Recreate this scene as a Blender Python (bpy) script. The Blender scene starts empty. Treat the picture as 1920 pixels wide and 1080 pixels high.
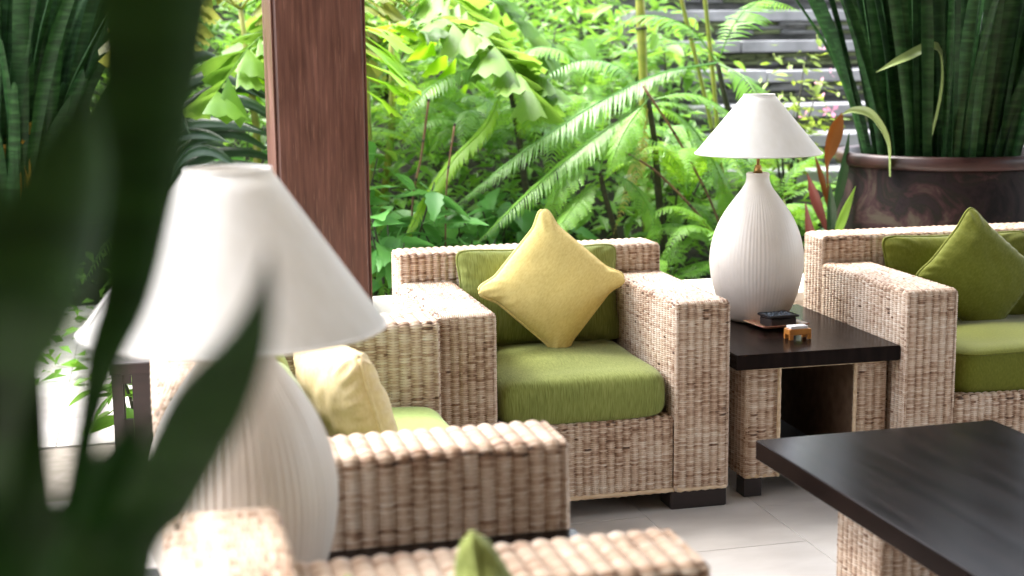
import bpy, math, random
import numpy as np
from mathutils import Vector, Matrix, Quaternion, noise as mnoise

# ------------------------------------------------------------------ camera, world, sun, exposure
scene = bpy.context.scene
C = scene.collection
TH = 0.245                      # furniture axes are turned this much against the view axis
CAM_Z = 1.3313
PITCH = math.radians(9.535); ROLL = math.radians(-0.6207)
cd = bpy.data.cameras.new('camera'); cam = bpy.data.objects.new('camera', cd); C.objects.link(cam)
cd.sensor_width = 36.0; cd.lens = 51.07; cd.clip_start = 0.05; cd.clip_end = 300
cd.dof.use_dof = True; cd.dof.focus_distance = 4.25; cd.dof.aperture_fstop = 2.8; cd.dof.aperture_blades = 0
def _room(v): return Vector((math.cos(TH)*v[0]+math.sin(TH)*v[1], -math.sin(TH)*v[0]+math.cos(TH)*v[1], v[2]))
_r0 = _room((1, 0, 0)); _u0 = _room((0, math.sin(PITCH), math.cos(PITCH))); _f0 = _room((0, math.cos(PITCH), -math.sin(PITCH)))
_r = math.cos(ROLL)*_r0 + math.sin(ROLL)*_u0; _u = -math.sin(ROLL)*_r0 + math.cos(ROLL)*_u0
cam.matrix_world = Matrix(((_r.x, _u.x, -_f0.x, 0), (_r.y, _u.y, -_f0.y, 0), (_r.z, _u.z, -_f0.z, CAM_Z), (0, 0, 0, 1)))
scene.camera = cam

SUN_EL = math.radians(60); SUN_AZ = math.radians(-42)     # azimuth measured from +Y towards +X: from the left, a little behind the garden edge
world = bpy.data.worlds.new('World'); scene.world = world; world.use_nodes = True
wn = world.node_tree.nodes; wl = world.node_tree.links
sky = wn.new('ShaderNodeTexSky'); sky.sky_type = 'NISHITA'; sky.sun_disc = False
sky.sun_elevation = SUN_EL; sky.sun_rotation = SUN_AZ; sky.dust_density = 3.0; sky.air_density = 1.0; sky.ozone_density = 1.0
wn['Background'].inputs['Strength'].default_value = 0.15
hs = wn.new('ShaderNodeHueSaturation'); hs.inputs['Saturation'].default_value = 0.35      # hazy overcast: a whiter sky
wl.new(sky.outputs['Color'], hs.inputs['Color']); wl.new(hs.outputs['Color'], wn['Background'].inputs['Color'])
sd = bpy.data.lights.new('sun', 'SUN'); sun = bpy.data.objects.new('sun', sd); C.objects.link(sun)
sd.energy = 1.2; sd.angle = math.radians(40); sd.color = (1.0, 0.96, 0.9)
sdir = Vector((math.sin(SUN_AZ)*math.cos(SUN_EL), math.cos(SUN_AZ)*math.cos(SUN_EL), math.sin(SUN_EL)))
sun.rotation_euler = sdir.to_track_quat('Z', 'Y').to_euler(); sun.location = sdir*20
scene.view_settings.view_transform = 'Standard'; scene.view_settings.look = 'None'
scene.view_settings.gamma = 1.0; scene.view_settings.exposure = 3.0; scene.view_settings.use_curve_mapping = False
scene.render.engine = 'CYCLES'
scene.cycles.use_denoising = True
scene.cycles.max_bounces = 7; scene.cycles.diffuse_bounces = 4; scene.cycles.glossy_bounces = 3; scene.cycles.transmission_bounces = 4
scene.cycles.sample_clamp_indirect = 6.0

rng = random.Random(7)
R = math.radians

# ------------------------------------------------------------------ materials
def mat(name):
    m = bpy.data.materials.new(name); m.use_nodes = True
    nt = m.node_tree; b = nt.nodes['Principled BSDF']
    return m, nt, b
def ramp(nt, stops, interp='LINEAR'):
    r = nt.nodes.new('ShaderNodeValToRGB'); e = r.color_ramp.elements; r.color_ramp.interpolation = interp
    while len(e) > 1: e.remove(e[-1])
    e[0].position = stops[0][0]; e[0].color = (*stops[0][1], 1)
    for p, c in stops[1:]:
        x = e.new(p); x.color = (*c, 1)
    return r
def tex(nt, kind='ShaderNodeTexNoise', scale=5, detail=4, coord='Object', stretch=(1, 1, 1), rot=(0, 0, 0), **kw):
    tc = nt.nodes.new('ShaderNodeTexCoord'); mp = nt.nodes.new('ShaderNodeMapping')
    mp.inputs['Scale'].default_value = stretch; mp.inputs['Rotation'].default_value = rot
    t = nt.nodes.new(kind)
    if 'Scale' in t.inputs: t.inputs['Scale'].default_value = scale
    if 'Detail' in t.inputs: t.inputs['Detail'].default_value = detail
    for k, v in kw.items():
        if k in t.inputs: t.inputs[k].default_value = v
    nt.links.new(tc.outputs[coord], mp.inputs['Vector']); nt.links.new(mp.outputs['Vector'], t.inputs['Vector'])
    return t
def fac(t): return t.outputs['Fac'] if 'Fac' in t.outputs else t.outputs[0]
def bump(nt, b, src, strength=.2, dist=.01):
    n = nt.nodes.new('ShaderNodeBump'); n.inputs['Strength'].default_value = strength; n.inputs['Distance'].default_value = dist
    nt.links.new(src, n.inputs['Height']); nt.links.new(n.outputs['Normal'], b.inputs['Normal'])
def noisy(name, c1, c2, scale=6, rough=.6, detail=5, stretch=(1, 1, 1), bmp=0, spec=.5, lo=.3, hi=.7, rot=(0, 0, 0), coat=0, bdist=.01):
    m, nt, b = mat(name)
    t = tex(nt, scale=scale, detail=detail, stretch=stretch, rot=rot); r = ramp(nt, [(lo, c1), (hi, c2)])
    nt.links.new(fac(t), r.inputs[0]); nt.links.new(r.outputs[0], b.inputs['Base Color'])
    b.inputs['Roughness'].default_value = rough; b.inputs['Specular IOR Level'].default_value = spec
    b.inputs['Coat Weight'].default_value = coat; b.inputs['Coat Roughness'].default_value = .12
    if bmp: bump(nt, b, fac(t), bmp, bdist)
    return m
def leafmat(name, c1, c2, rough=.35, trans=.35, spec=.5, var=.5):
    """leaf: colour varies per object and over the blade, part of the light passes through"""
    m, nt, b = mat(name)
    oi = nt.nodes.new('ShaderNodeObjectInfo')
    t = tex(nt, scale=9, detail=3)
    at = nt.nodes.new('ShaderNodeAttribute'); at.attribute_name = 'tone'
    a1 = nt.nodes.new('ShaderNodeMath'); a1.operation = 'MULTIPLY'; a1.inputs[1].default_value = var
    nt.links.new(oi.outputs['Random'], a1.inputs[0])
    a2 = nt.nodes.new('ShaderNodeMath'); a2.operation = 'MULTIPLY_ADD'; a2.inputs[1].default_value = .5
    nt.links.new(fac(t), a2.inputs[0]); nt.links.new(a1.outputs[0], a2.inputs[2])
    a3 = nt.nodes.new('ShaderNodeMath'); a3.operation = 'MULTIPLY_ADD'; a3.inputs[1].default_value = .45
    nt.links.new(at.outputs['Fac'], a3.inputs[0]); nt.links.new(a2.outputs[0], a3.inputs[2])
    r = ramp(nt, [(.2, c1), (.95, c2)]); nt.links.new(a3.outputs[0], r.inputs[0])
    nt.links.new(r.outputs[0], b.inputs['Base Color'])
    b.inputs['Roughness'].default_value = rough; b.inputs['Specular IOR Level'].default_value = spec
    tr = nt.nodes.new('ShaderNodeBsdfTranslucent')
    mx = nt.nodes.new('ShaderNodeMixShader'); mx.inputs[0].default_value = trans
    g = nt.nodes.new('ShaderNodeHueSaturation'); g.inputs['Value'].default_value = 1.25; g.inputs['Hue'].default_value = .485
    nt.links.new(r.outputs[0], g.inputs['Color']); nt.links.new(g.outputs[0], tr.inputs['Color'])
    nt.links.new(b.outputs[0], mx.inputs[1]); nt.links.new(tr.outputs[0], mx.inputs[2])
    nt.links.new(mx.outputs[0], nt.nodes['Material Output'].inputs['Surface'])
    return m
M = {}
# wicker: one tone value per strand point, from dark knots to bleached cane
def wicker(name, stops, rough=.5):
    m, nt, b = mat(name)
    at = nt.nodes.new('ShaderNodeAttribute'); at.attribute_name = 'tone'
    r = ramp(nt, stops); nt.links.new(at.outputs['Fac'], r.inputs[0]); nt.links.new(r.outputs[0], b.inputs['Base Color'])
    b.inputs['Roughness'].default_value = rough; b.inputs['Specular IOR Level'].default_value = .35
    return m
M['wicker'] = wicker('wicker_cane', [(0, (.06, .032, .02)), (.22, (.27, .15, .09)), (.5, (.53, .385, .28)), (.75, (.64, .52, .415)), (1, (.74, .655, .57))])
M['wicker_core'] = noisy('wicker_core', (.10, .055, .03), (.17, .10, .06), 30, .8)
M['cane'] = noisy('cane_binding', (.55, .38, .22), (.72, .58, .42), 25, .45, stretch=(1, 1, 3))
M['espresso'] = noisy('espresso_wood', (.006, .0038, .0033), (.015, .009, .0075), 5, .2, 6, (7, .6, 1), .010, .08, .35, .7, coat=.0)
def streaky_gloss(m):
    nt = m.node_tree; b = nt.nodes['Principled BSDF']; t = tex(nt, scale=4, detail=7, stretch=(9, .7, 1)); r = ramp(nt, [(.3, (.19, .19, .19)), (.75, (.24, .24, .24))]); nt.links.new(fac(t), r.inputs[0]); nt.links.new(r.outputs[0], b.inputs['Roughness'])
streaky_gloss(M['espresso'])
M['espresso_red'] = noisy('dark_red_wood', (.008, .0035, .003), (.018, .007, .006), 6, .5, 6, (1, 1, 8))
M['pillar'] = noisy('pillar_wood', (.070, .026, .018), (.145, .062, .043), 9, .38, 9, (9, 9, .5), .12, .5, .3, .72)
def weathered_timber(m):
    nt = m.node_tree; b = nt.nodes['Principled BSDF']; src = b.inputs['Base Color'].links[0].from_socket
    t = tex(nt, scale=3, detail=9, stretch=(3, 3, 1.2)); r = ramp(nt, [(.35, (.72, .70, .70)), (.62, (1.12, 1.08, 1.05))]); nt.links.new(fac(t), r.inputs[0])
    mx = nt.nodes.new('ShaderNodeMixRGB'); mx.blend_type = 'MULTIPLY'; mx.inputs[0].default_value = 1; nt.links.new(src, mx.inputs[1]); nt.links.new(r.outputs[0], mx.inputs[2])
    t2 = tex(nt, scale=170, detail=2, stretch=(1, 1, .06)); r2 = ramp(nt, [(.60, (0, 0, 0)), (.70, (1, 1, 1))]); nt.links.new(fac(t2), r2.inputs[0])
    m2 = nt.nodes.new('ShaderNodeMixRGB'); m2.inputs[2].default_value = (.24, .125, .085, 1); ml = nt.nodes.new('ShaderNodeMath'); ml.operation = 'MULTIPLY'; ml.inputs[1].default_value = .3
    nt.links.new(r2.outputs[0], ml.inputs[0]); nt.links.new(ml.outputs[0], m2.inputs[0]); nt.links.new(mx.outputs[0], m2.inputs[1]); nt.links.new(m2.outputs[0], b.inputs['Base Color'])
    rr_ = ramp(nt, [(.3, (.3, .3, .3)), (.7, (.55, .55, .55))]); nt.links.new(fac(t), rr_.inputs[0]); nt.links.new(rr_.outputs[0], b.inputs['Roughness'])
weathered_timber(M['pillar'])
M['stone'] = noisy('travertine', (.43, .40, .375), (.58, .555, .53), 3.2, .35, 7, (1, 2.2, 1), .02, .5)
M['stone2'] = noisy('travertine_pale', (.48, .455, .43), (.62, .60, .58), 3.7, .33, 7, (2.0, 1, 1), .02, .5)
M['grout'] = noisy('grout', (.16, .135, .11), (.24, .21, .18), 20, .9)
M['cream_wall'] = noisy('cream_render', (.72, .68, .62), (.82, .79, .74), 4, .75, 6, bmp=.1)
M['cap'] = noisy('cream_capping', (.66, .62, .54), (.78, .75, .67), 5, .55, 6)
M['ceramic'] = noisy('white_ceramic', (.60, .535, .475), (.72, .67, .62), 5, .42, 6)
M['brass'] = noisy('brass', (.35, .19, .07), (.48, .30, .12), 20, .35)
M['brass'].node_tree.nodes['Principled BSDF'].inputs['Metallic'].default_value = .9
def shade_mat():
    m, nt, b = mat('shade_fabric')
    t = tex(nt, 'ShaderNodeTexNoise', 40, 3, stretch=(1, 1, .06)); r = ramp(nt, [(.3, (.80, .79, .77)), (.7, (.86, .855, .85))])
    nt.links.new(fac(t), r.inputs[0]); nt.links.new(r.outputs[0], b.inputs['Base Color']); b.inputs['Roughness'].default_value = .75
    tr = nt.nodes.new('ShaderNodeBsdfTranslucent'); tr.inputs['Color'].default_value = (.85, .82, .76, 1)
    mx = nt.nodes.new('ShaderNodeMixShader'); mx.inputs[0].default_value = .3
    nt.links.new(b.outputs[0], mx.inputs[1]); nt.links.new(tr.outputs[0], mx.inputs[2]); nt.links.new(mx.outputs[0], nt.nodes['Material Output'].inputs['Surface'])
    return m
M['shade'] = shade_mat()
def fabric(name, c1, c2, c3, slub=(180, 30, 14), sc=1.0, rough=.85, sheen=.2, bmp=.1, mid=.5):
    m, nt, b = mat(name)
    t = tex(nt, scale=2.2*sc, detail=6, stretch=slub); t2 = tex(nt, scale=6, detail=4)
    r = ramp(nt, [(.30, c1), (mid, c2), (.72, c3)]); nt.links.new(fac(t), r.inputs[0])
    mxn = nt.nodes.new('ShaderNodeMixRGB'); mxn.blend_type = 'MULTIPLY'; mxn.inputs[0].default_value = .35
    r2 = ramp(nt, [(.3, (.72, .72, .72)), (.7, (1.1, 1.1, 1.1))]); nt.links.new(fac(t2), r2.inputs[0])
    nt.links.new(r.outputs[0], mxn.inputs[1]); nt.links.new(r2.outputs[0], mxn.inputs[2]); nt.links.new(mxn.outputs[0], b.inputs['Base Color'])
    b.inputs['Roughness'].default_value = rough; b.inputs['Sheen Weight'].default_value = sheen; b.inputs['Sheen Roughness'].default_value = .4
    b.inputs['Specular IOR Level'].default_value = .2
    bump(nt, b, fac(t), bmp, .002)
    return m
M['green'] = fabric('green_slub', (.135, .158, .034), (.205, .238, .060), (.275, .310, .095), slub=(210, 26, 13), bmp=.07, sheen=.15)
M['green_pale'] = fabric('pale_green_slub', (.24, .33, .085), (.31, .41, .12), (.38, .47, .16))
M['olive'] = fabric('olive_chenille', (.105, .118, .010), (.125, .140, .014), (.15, .165, .022), slub=(90, 60, 40), bmp=.15)
M['yellow'] = fabric('yellow_cotton', (.69, .535, .18), (.76, .61, .225), (.81, .67, .27), slub=(110, 60, 40), bmp=.08, sheen=.1)
M['cream'] = fabric('cream_cotton', (.68, .53, .29), (.74, .59, .34), (.79, .65, .40), slub=(110, 60, 40), bmp=.08, sheen=.1)
M['purple'] = fabric('purple_cotton', (.16, .07, .12), (.24, .11, .18), (.30, .15, .24))
# garden
M['fern'] = leafmat('fern_leaf', (0.064, 0.216, 0.016), (0.204, 0.443, 0.040), .42, .5)
M['fern_lime'] = leafmat('lime_fern_leaf', (0.151, 0.361, 0.008), (0.274, 0.515, 0.021), .45, .5)
M['fern_silver'] = leafmat('silver_fern_leaf', (0.104, 0.282, 0.061), (0.250, 0.473, 0.131), .4, .45)
M['fern_yellow'] = leafmat('yellowing_fern_leaf', (.25, .28, .05), (.45, .40, .09), .5, .35)
M['broad'] = leafmat('broad_leaf', (0.043, 0.181, 0.033), (0.132, 0.362, 0.083), .38, .3, .4)
M['palm'] = leafmat('palm_leaf', (0.083, 0.223, 0.018), (0.197, 0.355, 0.051), .42, .5, .35)
M['palm_yellow'] = leafmat('yellow_palm_leaf', (0.189, 0.227, 0.032), (0.269, 0.296, 0.065), .4, .5)
M['under'] = leafmat('undergrowth_leaf', (0.017, 0.080, 0.013), (0.175, 0.388, 0.043), .4, .45)
M['lime_small'] = leafmat('lime_small_leaf', (0.136, 0.245, 0.020), (0.258, 0.354, 0.048), .45, .45)
M['dracaena'] = leafmat('dark_strap_leaf', (.012, .035, .014), (.03, .075, .03), .36, .12, .4)
M['cord_orange'] = leafmat('orange_leaf', (.085, .030, .005), (.16, .058, .008), .45, .15)
M['cord_red'] = leafmat('red_leaf', (.07, .022, .016), (.14, .045, .03), .4, .3)
M['pink'] = leafmat('pink_bract', (.65, .22, .35), (.78, .40, .50), .6, .4)
M['dry'] = leafmat('dry_yellow_leaf', (.45, .22, .02), (.62, .38, .04), .5, .3)
M['olive_leaf'] = leafmat('pale_olive_leaf', (.16, .23, .07), (.26, .33, .12), .3, .2)
def sansev(name, c1, c2, c3):
    m, nt, b = mat(name)
    t = tex(nt, scale=3.2, detail=5, stretch=(2.5, 2.5, 16), Distortion=.6); r = ramp(nt, [(.34, c1), (.5, c2), (.68, c3)])
    nt.links.new(fac(t), r.inputs[0]); nt.links.new(r.outputs[0], b.inputs['Base Color'])
    b.inputs['Roughness'].default_value = .5; b.inputs['Specular IOR Level'].default_value = .2
    return m
M['sansev'] = sansev('snake_plant_leaf', (.007, .025, .006), (.012, .044, .011), (.028, .080, .022))
M['sansev_near'] = sansev('snake_plant_leaf_close', (.008, .038, .002), (.014, .062, .004), (.026, .088, .011))
M['sansev_near'].node_tree.nodes['Principled BSDF'].inputs['Specular IOR Level'].default_value = .3
M['stem'] = noisy('dark_stem', (.018, .022, .010), (.05, .045, .025), 14, .7, stretch=(1, 1, 4))
M['stem_green'] = noisy('green_cane', (.16, .22, .03), (.34, .33, .06), 5, .4, stretch=(1, 1, 3))
M['stem_red'] = noisy('red_brown_stalk', (.10, .045, .025), (.22, .12, .06), 12, .6)
M['soil'] = noisy('garden_soil', (.008, .007, .004), (.022, .019, .011), 6, .95, 8, bmp=.6, bdist=.05)
M['grass_ground'] = noisy('far_ground', (.03, .05, .015), (.06, .09, .03), 2, .95, 8)
M['slate'] = noisy('slate', (.035, .036, .036), (.15, .15, .145), 9, .75, 6, (1, 1, 5), .3)
M['slate_moss'] = noisy('mossy_slate', (.03, .042, .018), (.12, .145, .06), 9, .85, 6, (1, 1, 4), .3)
M['tread'] = noisy('grey_tread_stone', (.15, .15, .155), (.33, .33, .345), 5, .55, 6, (1, 1, 1), .1)
M['terracotta'] = noisy('dark_glazed_clay', (.010, .008, .009), (.050, .030, .032), 3.4, .65, 8, (1, 1, 1.6), .5, .12)
def blotched(m):
    nt = m.node_tree; b = nt.nodes['Principled BSDF']; t = tex(nt, scale=4.5, detail=9, Distortion=1.2, Roughness=.65)
    r = ramp(nt, [(.36, (.004, .0035, .0035)), (.45, (.015, .009, .010)), (.50, (.009, .0085, .006)), (.56, (.030, .014, .015)), (.64, (.052, .042, .030))]); nt.links.new(fac(t), r.inputs[0]); nt.links.new(r.outputs[0], b.inputs['Base Color'])
blotched(M['terracotta'])
M['terracotta_rim'] = noisy('red_clay_rim', (.012, .005, .005), (.055, .021, .018), 6, .42, 6, (1, 1, 1), .2, .35)
M['pot_orange'] = noisy('brown_clay', (.12, .055, .028), (.20, .10, .05), 6, .6)
M['roofwood'] = noisy('roof_boards', (.27, .19, .12), (.38, .28, .19), 5, .6, 6, (1, 8, 1))
M['black_plastic'] = noisy('black_ashtray', (.012, .013, .016), (.03, .032, .04), 30, .3, 3)
M['pebble'] = noisy('dark_pebble', (.03, .045, .07), (.22, .28, .34), 60, .3, 2)
M['plate'] = noisy('pink_batik', (.45, .10, .10), (.70, .55, .32), 40, .4, 3)
M['orange_wood'] = noisy('orange_wood', (.42, .15, .025), (.58, .25, .05), 20, .4, 4, (1, 6, 1))
M['paper'] = noisy('white_paper', (.80, .80, .83), (.86, .86, .88), 10, .7)

# ------------------------------------------------------------------ helpers
def link(o, parent=None):
    C.objects.link(o)
    if parent is not None: o.parent = parent
    return o
def tag(o, label=None, cat=None, group=None, kind=None):
    if label: o['label'] = label
    if cat: o['category'] = cat
    if group: o['group'] = group
    if kind: o['kind'] = kind
    return o
def empty(name, loc=(0, 0, 0), rz=0, parent=None):
    o = bpy.data.objects.new(name, None); link(o, parent); o.location = loc; o.rotation_euler = (0, 0, rz); o.empty_display_size = .1
    return o
class MB:
    def __init__(s): s.v = []; s.f = []; s.t = []
    def add(s, v, f, tone=.5):
        n = len(s.v); s.v.extend([tuple(p) for p in v]); s.f.extend([tuple(i+n for i in q) for q in f])
        s.t.extend(tone if isinstance(tone, (list, tuple)) else [tone]*len(v))
    def box(s, x0, x1, y0, y1, z0, z1, bev=0.0, tone=.5):
        if bev <= 0:
            v = [(x, y, z) for z in (z0, z1) for y in (y0, y1) for x in (x0, x1)]
            s.add(v, [(0, 2, 3, 1), (4, 5, 7, 6), (0, 1, 5, 4), (2, 6, 7, 3), (0, 4, 6, 2), (1, 3, 7, 5)], tone); return
        b = bev; L = []
        def ring(ix, z): return [(x0+ix+b, y0+ix, z), (x1-ix-b, y0+ix, z), (x1-ix, y0+ix+b, z), (x1-ix, y1-ix-b, z), (x1-ix-b, y1-ix, z), (x0+ix+b, y1-ix, z), (x0+ix, y1-ix-b, z), (x0+ix, y0+ix+b, z)]
        rings = [ring(b, z0), ring(0, z0+b), ring(0, z1-b), ring(b, z1)]
        v = sum(rings, []); f = []
        for k in range(3):
            for i in range(8): j = (i+1) % 8; f.append((k*8+i, k*8+j, k*8+8+j, k*8+8+i))
        f.append(tuple(range(7, -1, -1))); f.append(tuple(range(24, 32)))
        s.add(v, f, tone)
    def tube(s, pts, rad, n=6, cap=True, tone=.5):
        pts = [Vector(p) for p in pts]; m = len(pts)
        rad = rad if isinstance(rad, (list, tuple)) else [rad]*m
        v = []; f = []; ref = Vector((0, 0, 1))
        for i, p in enumerate(pts):
            t = (pts[min(i+1, m-1)]-pts[max(i-1, 0)]).normalized()
            if abs(t.dot(ref)) > .95: ref = Vector((1, 0, 0)) if abs(t.x) < .9 else Vector((0, 1, 0))
            a = t.cross(ref).normalized(); b = t.cross(a)
            for k in range(n):
                an = 2*math.pi*k/n; v.append(p+(a*math.cos(an)+b*math.sin(an))*rad[i])
        for i in range(m-1):
            for k in range(n): j = (k+1) % n; f.append((i*n+k, i*n+j, (i+1)*n+j, (i+1)*n+k))
        if cap: f.append(tuple(range(n-1, -1, -1))); f.append(tuple((m-1)*n+k for k in range(n)))
        s.add(v, f, tone)
    def lathe(s, prof, n=48, ridge=0, amp=0, seed=0, closed=False):
        rr = random.Random(seed); v = []; f = []
        jit = [rr.uniform(.4, 1.2) for _ in range(n)]
        for (r, z) in prof:
            for k in range(n):
                a = 2*math.pi*k/n; q = r
                if ridge == 2: q = r+amp*math.sin(2*math.pi*k/4+.6*math.sin(k*.37))*jit[k//4]*min(1, r/.06)
                elif ridge: q = r + amp*jit[k]*(1 if k % 2 else -1)*min(1, r/.06)
                v.append((q*math.cos(a), q*math.sin(a), z))
        for i in range(len(prof)-1):
            for k in range(n): j = (k+1) % n; f.append((i*n+k, i*n+j, (i+1)*n+j, (i+1)*n+k))
        s.add(v, f)
    def mesh(s, name, material, smooth=True):
        me = bpy.data.meshes.new(name); me.from_pydata(s.v, [], s.f)
        a = me.attributes.new('tone', 'FLOAT', 'POINT'); a.data.foreach_set('value', np.array(s.t, dtype=np.float32))
        if smooth: me.polygons.foreach_set('use_smooth', np.ones(len(me.polygons), dtype=bool))
        me.materials.append(material); me.update()
        return me
    def build(s, name, material, parent=None, smooth=False, loc=None, rz=None):
        o = bpy.data.objects.new(name, s.mesh(name, material, smooth)); link(o, parent)
        if loc is not None: o.location = loc
        if rz is not None: o.rotation_euler = (0, 0, rz)
        return o
def boxpart(name, m, parent, *a, bev=0.0):
    b = MB(); b.box(*a, bev=bev); return b.build(name, m, parent)
def inst(name, me, parent, loc=(0, 0, 0), rot=None, sc=(1, 1, 1)):
    o = bpy.data.objects.new(name, me); link(o, parent); o.location = loc
    if rot is not None:
        if isinstance(rot, Quaternion): o.rotation_mode = 'QUATERNION'; o.rotation_quaternion = rot
        else: o.rotation_euler = rot
    o.scale = sc if isinstance(sc, (tuple, list)) else (sc, sc, sc)
    return o
def curve(ctrl, n):
    """Catmull-Rom through control tuples of any length"""
    P = [np.array(c, float) for c in ctrl]; P = [2*P[0]-P[1]]+P+[2*P[-1]-P[-2]]
    out = []; m = len(P)-3
    for i in range(n+1):
        u = i/n*m; k = min(int(u), m-1); t = u-k
        a, b, c, d = P[k:k+4]
        out.append(.5*((2*b)+(-a+c)*t+(2*a-5*b+4*c-d)*t*t+(-a+3*b-3*c+d)*t**3))
    return out

# ------------------------------------------------------------------ large structure: ground, floor, wall, pillar, roof, bank, steps
b = MB(); b.box(-150, 150, -150, 150, -.5, -.12); tag(b.build('ground', M['grass_ground']), kind='structure')
floor = MB(); floor.box(-3.5, 7.5, -4, 5.0, -.115, -.006); floor = tag(floor.build('floor', M['grout']), kind='structure')
TX, TY = .3475, .62
tb1 = MB(); tb1.box(.0013, TX-.0013, .0013, TY-.0013, -.02, 0, bev=.0007); tm1 = tb1.mesh('tile', M['stone'], False)
tb2 = MB(); tb2.box(.0013, TX-.0013, .0013, TY-.0013, -.02, 0, bev=.0007); tm2 = tb2.mesh('tile', M['stone2'], False)
for i in range(-7, 9):
    for j in range(0, 8):
        x = 1.3285+i*TX; y = .35+j*TY-(TY/2 if i % 2 else 0)
        if y+TY > 4.985 or (x > 2.4 and y < 1.5): continue
        inst('tile', tm1 if rng.random() < .5 else tm2, floor, (x, y, rng.uniform(-.0008, .0005)))
# low garden wall with capping slabs
lw = empty('low_wall', (3.93, 5.17, 0)); tag(lw, 'long low cream garden wall with pale capping behind the wicker seats', 'wall')
boxpart('wall_body', M['cream_wall'], lw, -3.54, 3.57, -.14, .14, -.1, .355)
for k in range(9): boxpart('capping_slab', M['cap'], lw, -3.57+k*.793, -3.57+k*.793+.790, -.19, .19, .357, .40, bev=.006)
# paving of the open court left of the pillar
pv = MB(); pv.box(-3.5, .345, 5.004, 7.0, -.115, -.006); pv = tag(pv.build('paving', M['grout']), kind='structure')
for i in range(-5, 1):
    for j in range(5):
        sl = inst('paving_slab', tm1 if rng.random() < .5 else tm2, pv, (-.002+i*TX, 5.012+j*.39, rng.uniform(-.0008, .0005)), None, (1, .39/TY, 1))
kb = MB(); kb.box(-3.5, .345, 6.97, 7.2, -.1, .11, bev=.01); tag(kb.build('kerb', M['cap']), kind='structure')
# pillar
pl = empty('timber_pillar', (.585, 5.2, 0)); tag(pl, 'reddish brown square timber pillar rising behind the near lamp', 'pillar')
b = MB(); hw, hd = .155, .21
for z0, z1 in ((.40, 2.9),):
    pr = []
    for (sx, sy) in ((-1, -1), (1, -1), (1, 1), (-1, 1)): pr.append((sx, sy))
b.box(-hw, hw, -hd, hd, .402, 3.495, bev=.012)
b.build('shaft', M['pillar'], pl)
b = MB(); b.box(hw-.0005, hw+.004, -hd+.006, -hd+.03, .41, 3.49); b.build('edge_bead', M['pillar'], pl)
b = MB(); b.box(-hw-.004, -hw+.0005, -hd+.006, -hd+.03, .41, 3.49); b.build('edge_bead', M['pillar'], pl)
# pavilion roof (out of frame, shades the seats)
rf = MB(); rf.box(-.85, 8.5, -5.5, 5.42, 3.5, 3.65); tag(rf.build('roof', M['roofwood']), kind='structure')
rf = MB(); rf.box(-2.6, -.86, -5.5, 1.5, 3.45, 3.6); tag(rf.build('added_roof_wing', M['roofwood']), kind='structure')  # unseen wing, added to shade the viewpoint and the close snake plant
wb = MB(); wb.box(-2.6, 8.5, -3.2, -3.0, -.1, 3.44); tag(wb.build('added_wall_back', M['roofwood']), kind='structure')  # unseen wall added behind the camera to cut frontal light
wb = MB(); wb.box(-2.6, -2.4, -2.99, .7, -.1, 3.44); tag(wb.build('added_wall_left', M['cream_wall']), kind='structure')  # unseen wall added to keep side light off the close leaves

# garden bank
def bank_z(x, y):
    z = -.02+.10*max(0, y-5.4) + .30*max(0, y-6.4)
    z += .05*mnoise.noise(Vector((x*.9, y*.9, 3.1)))
    if x < .6: z = z*(1-min(1, (.6-x)/.22)*max(0, min(1, (7.25-y)/.15)))-.2*min(1, (.6-x)/.22)*max(0, min(1, (7.25-y)/.15))
    if x > 3.0: z -= .10*min(1, (x-3.0))*max(0, min(1, (y-6.4)))
    return z
b = MB(); nx, ny = 70, 60; v = []; f = []
for j in range(ny+1):
    for i in range(nx+1):
        x = -7+22*i/nx; y = 5.3+12*(j/ny)**1.3; v.append((x, y, bank_z(x, y)))
for j in range(ny):
    for i in range(nx): a = j*(nx+1)+i; f.append((a, a+1, a+nx+2, a+nx+1))
b.add(v, f); tag(b.build('garden_bank', M['soil'], smooth=True), kind='structure')

# stone steps
st = empty('stone_steps', (4.3, 7.4, .5)); tag(st, 'grey stone garden steps with stacked slate risers climbing behind the lamp', 'steps')
SZ = [(7.05, .655), (7.4, .825), (7.75, .97), (8.1, 1.16), (8.45, 1.335), (8.8, 1.53), (9.15, 1.74)]
slate_meshes = []
for k in range(5):
    bb = MB(); L = .10+.05*k; bb.box(-L/2, L/2, -.05, .05, -.011-.003*(k % 3), .011+.003*(k % 2), bev=.004); slate_meshes.append(bb.mesh('riser_stone', M['slate'] if k % 2 else M['slate_moss'], False))
for k, (y, z) in enumerate(SZ):
    step = boxpart('step', M['slate'], st, -1.3, 1.25, y-7.4+.04, y-7.4+.48, z-.5-.22, z-.5-.072)
    x = -1.3
    i = 0
    while x < 1.2:
        L = rng.uniform(.45, .8); L = min(L, 1.25-x)
        tr_ = MB(); tr_.box(x+.003, x+L-.003, y-7.4-.035+rng.uniform(-.012, .012), y-7.4+.4, z-.5-.07, z-.5+rng.uniform(-.004, .004), bev=.006); tr_.build('tread_slab', M['tread'], step)
        x += L
    hgt = .165 if k else .2
    zz = z-.5-.087
    while zz > z-.5-hgt:
        x = -1.25+rng.uniform(0, .1)
        while x < 1.2:
            q = rng.randrange(5); L = .10+.05*q
            if k and -1.0 < x < .42: inst('riser_stone', slate_meshes[q], step, (x+L/2, y-7.4+.055+rng.uniform(-.022, .012), zz), (rng.uniform(-.1, .1), rng.uniform(-.05, .05), rng.uniform(-.1, .1)))
            x += L*.98
        zz -= .026

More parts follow.
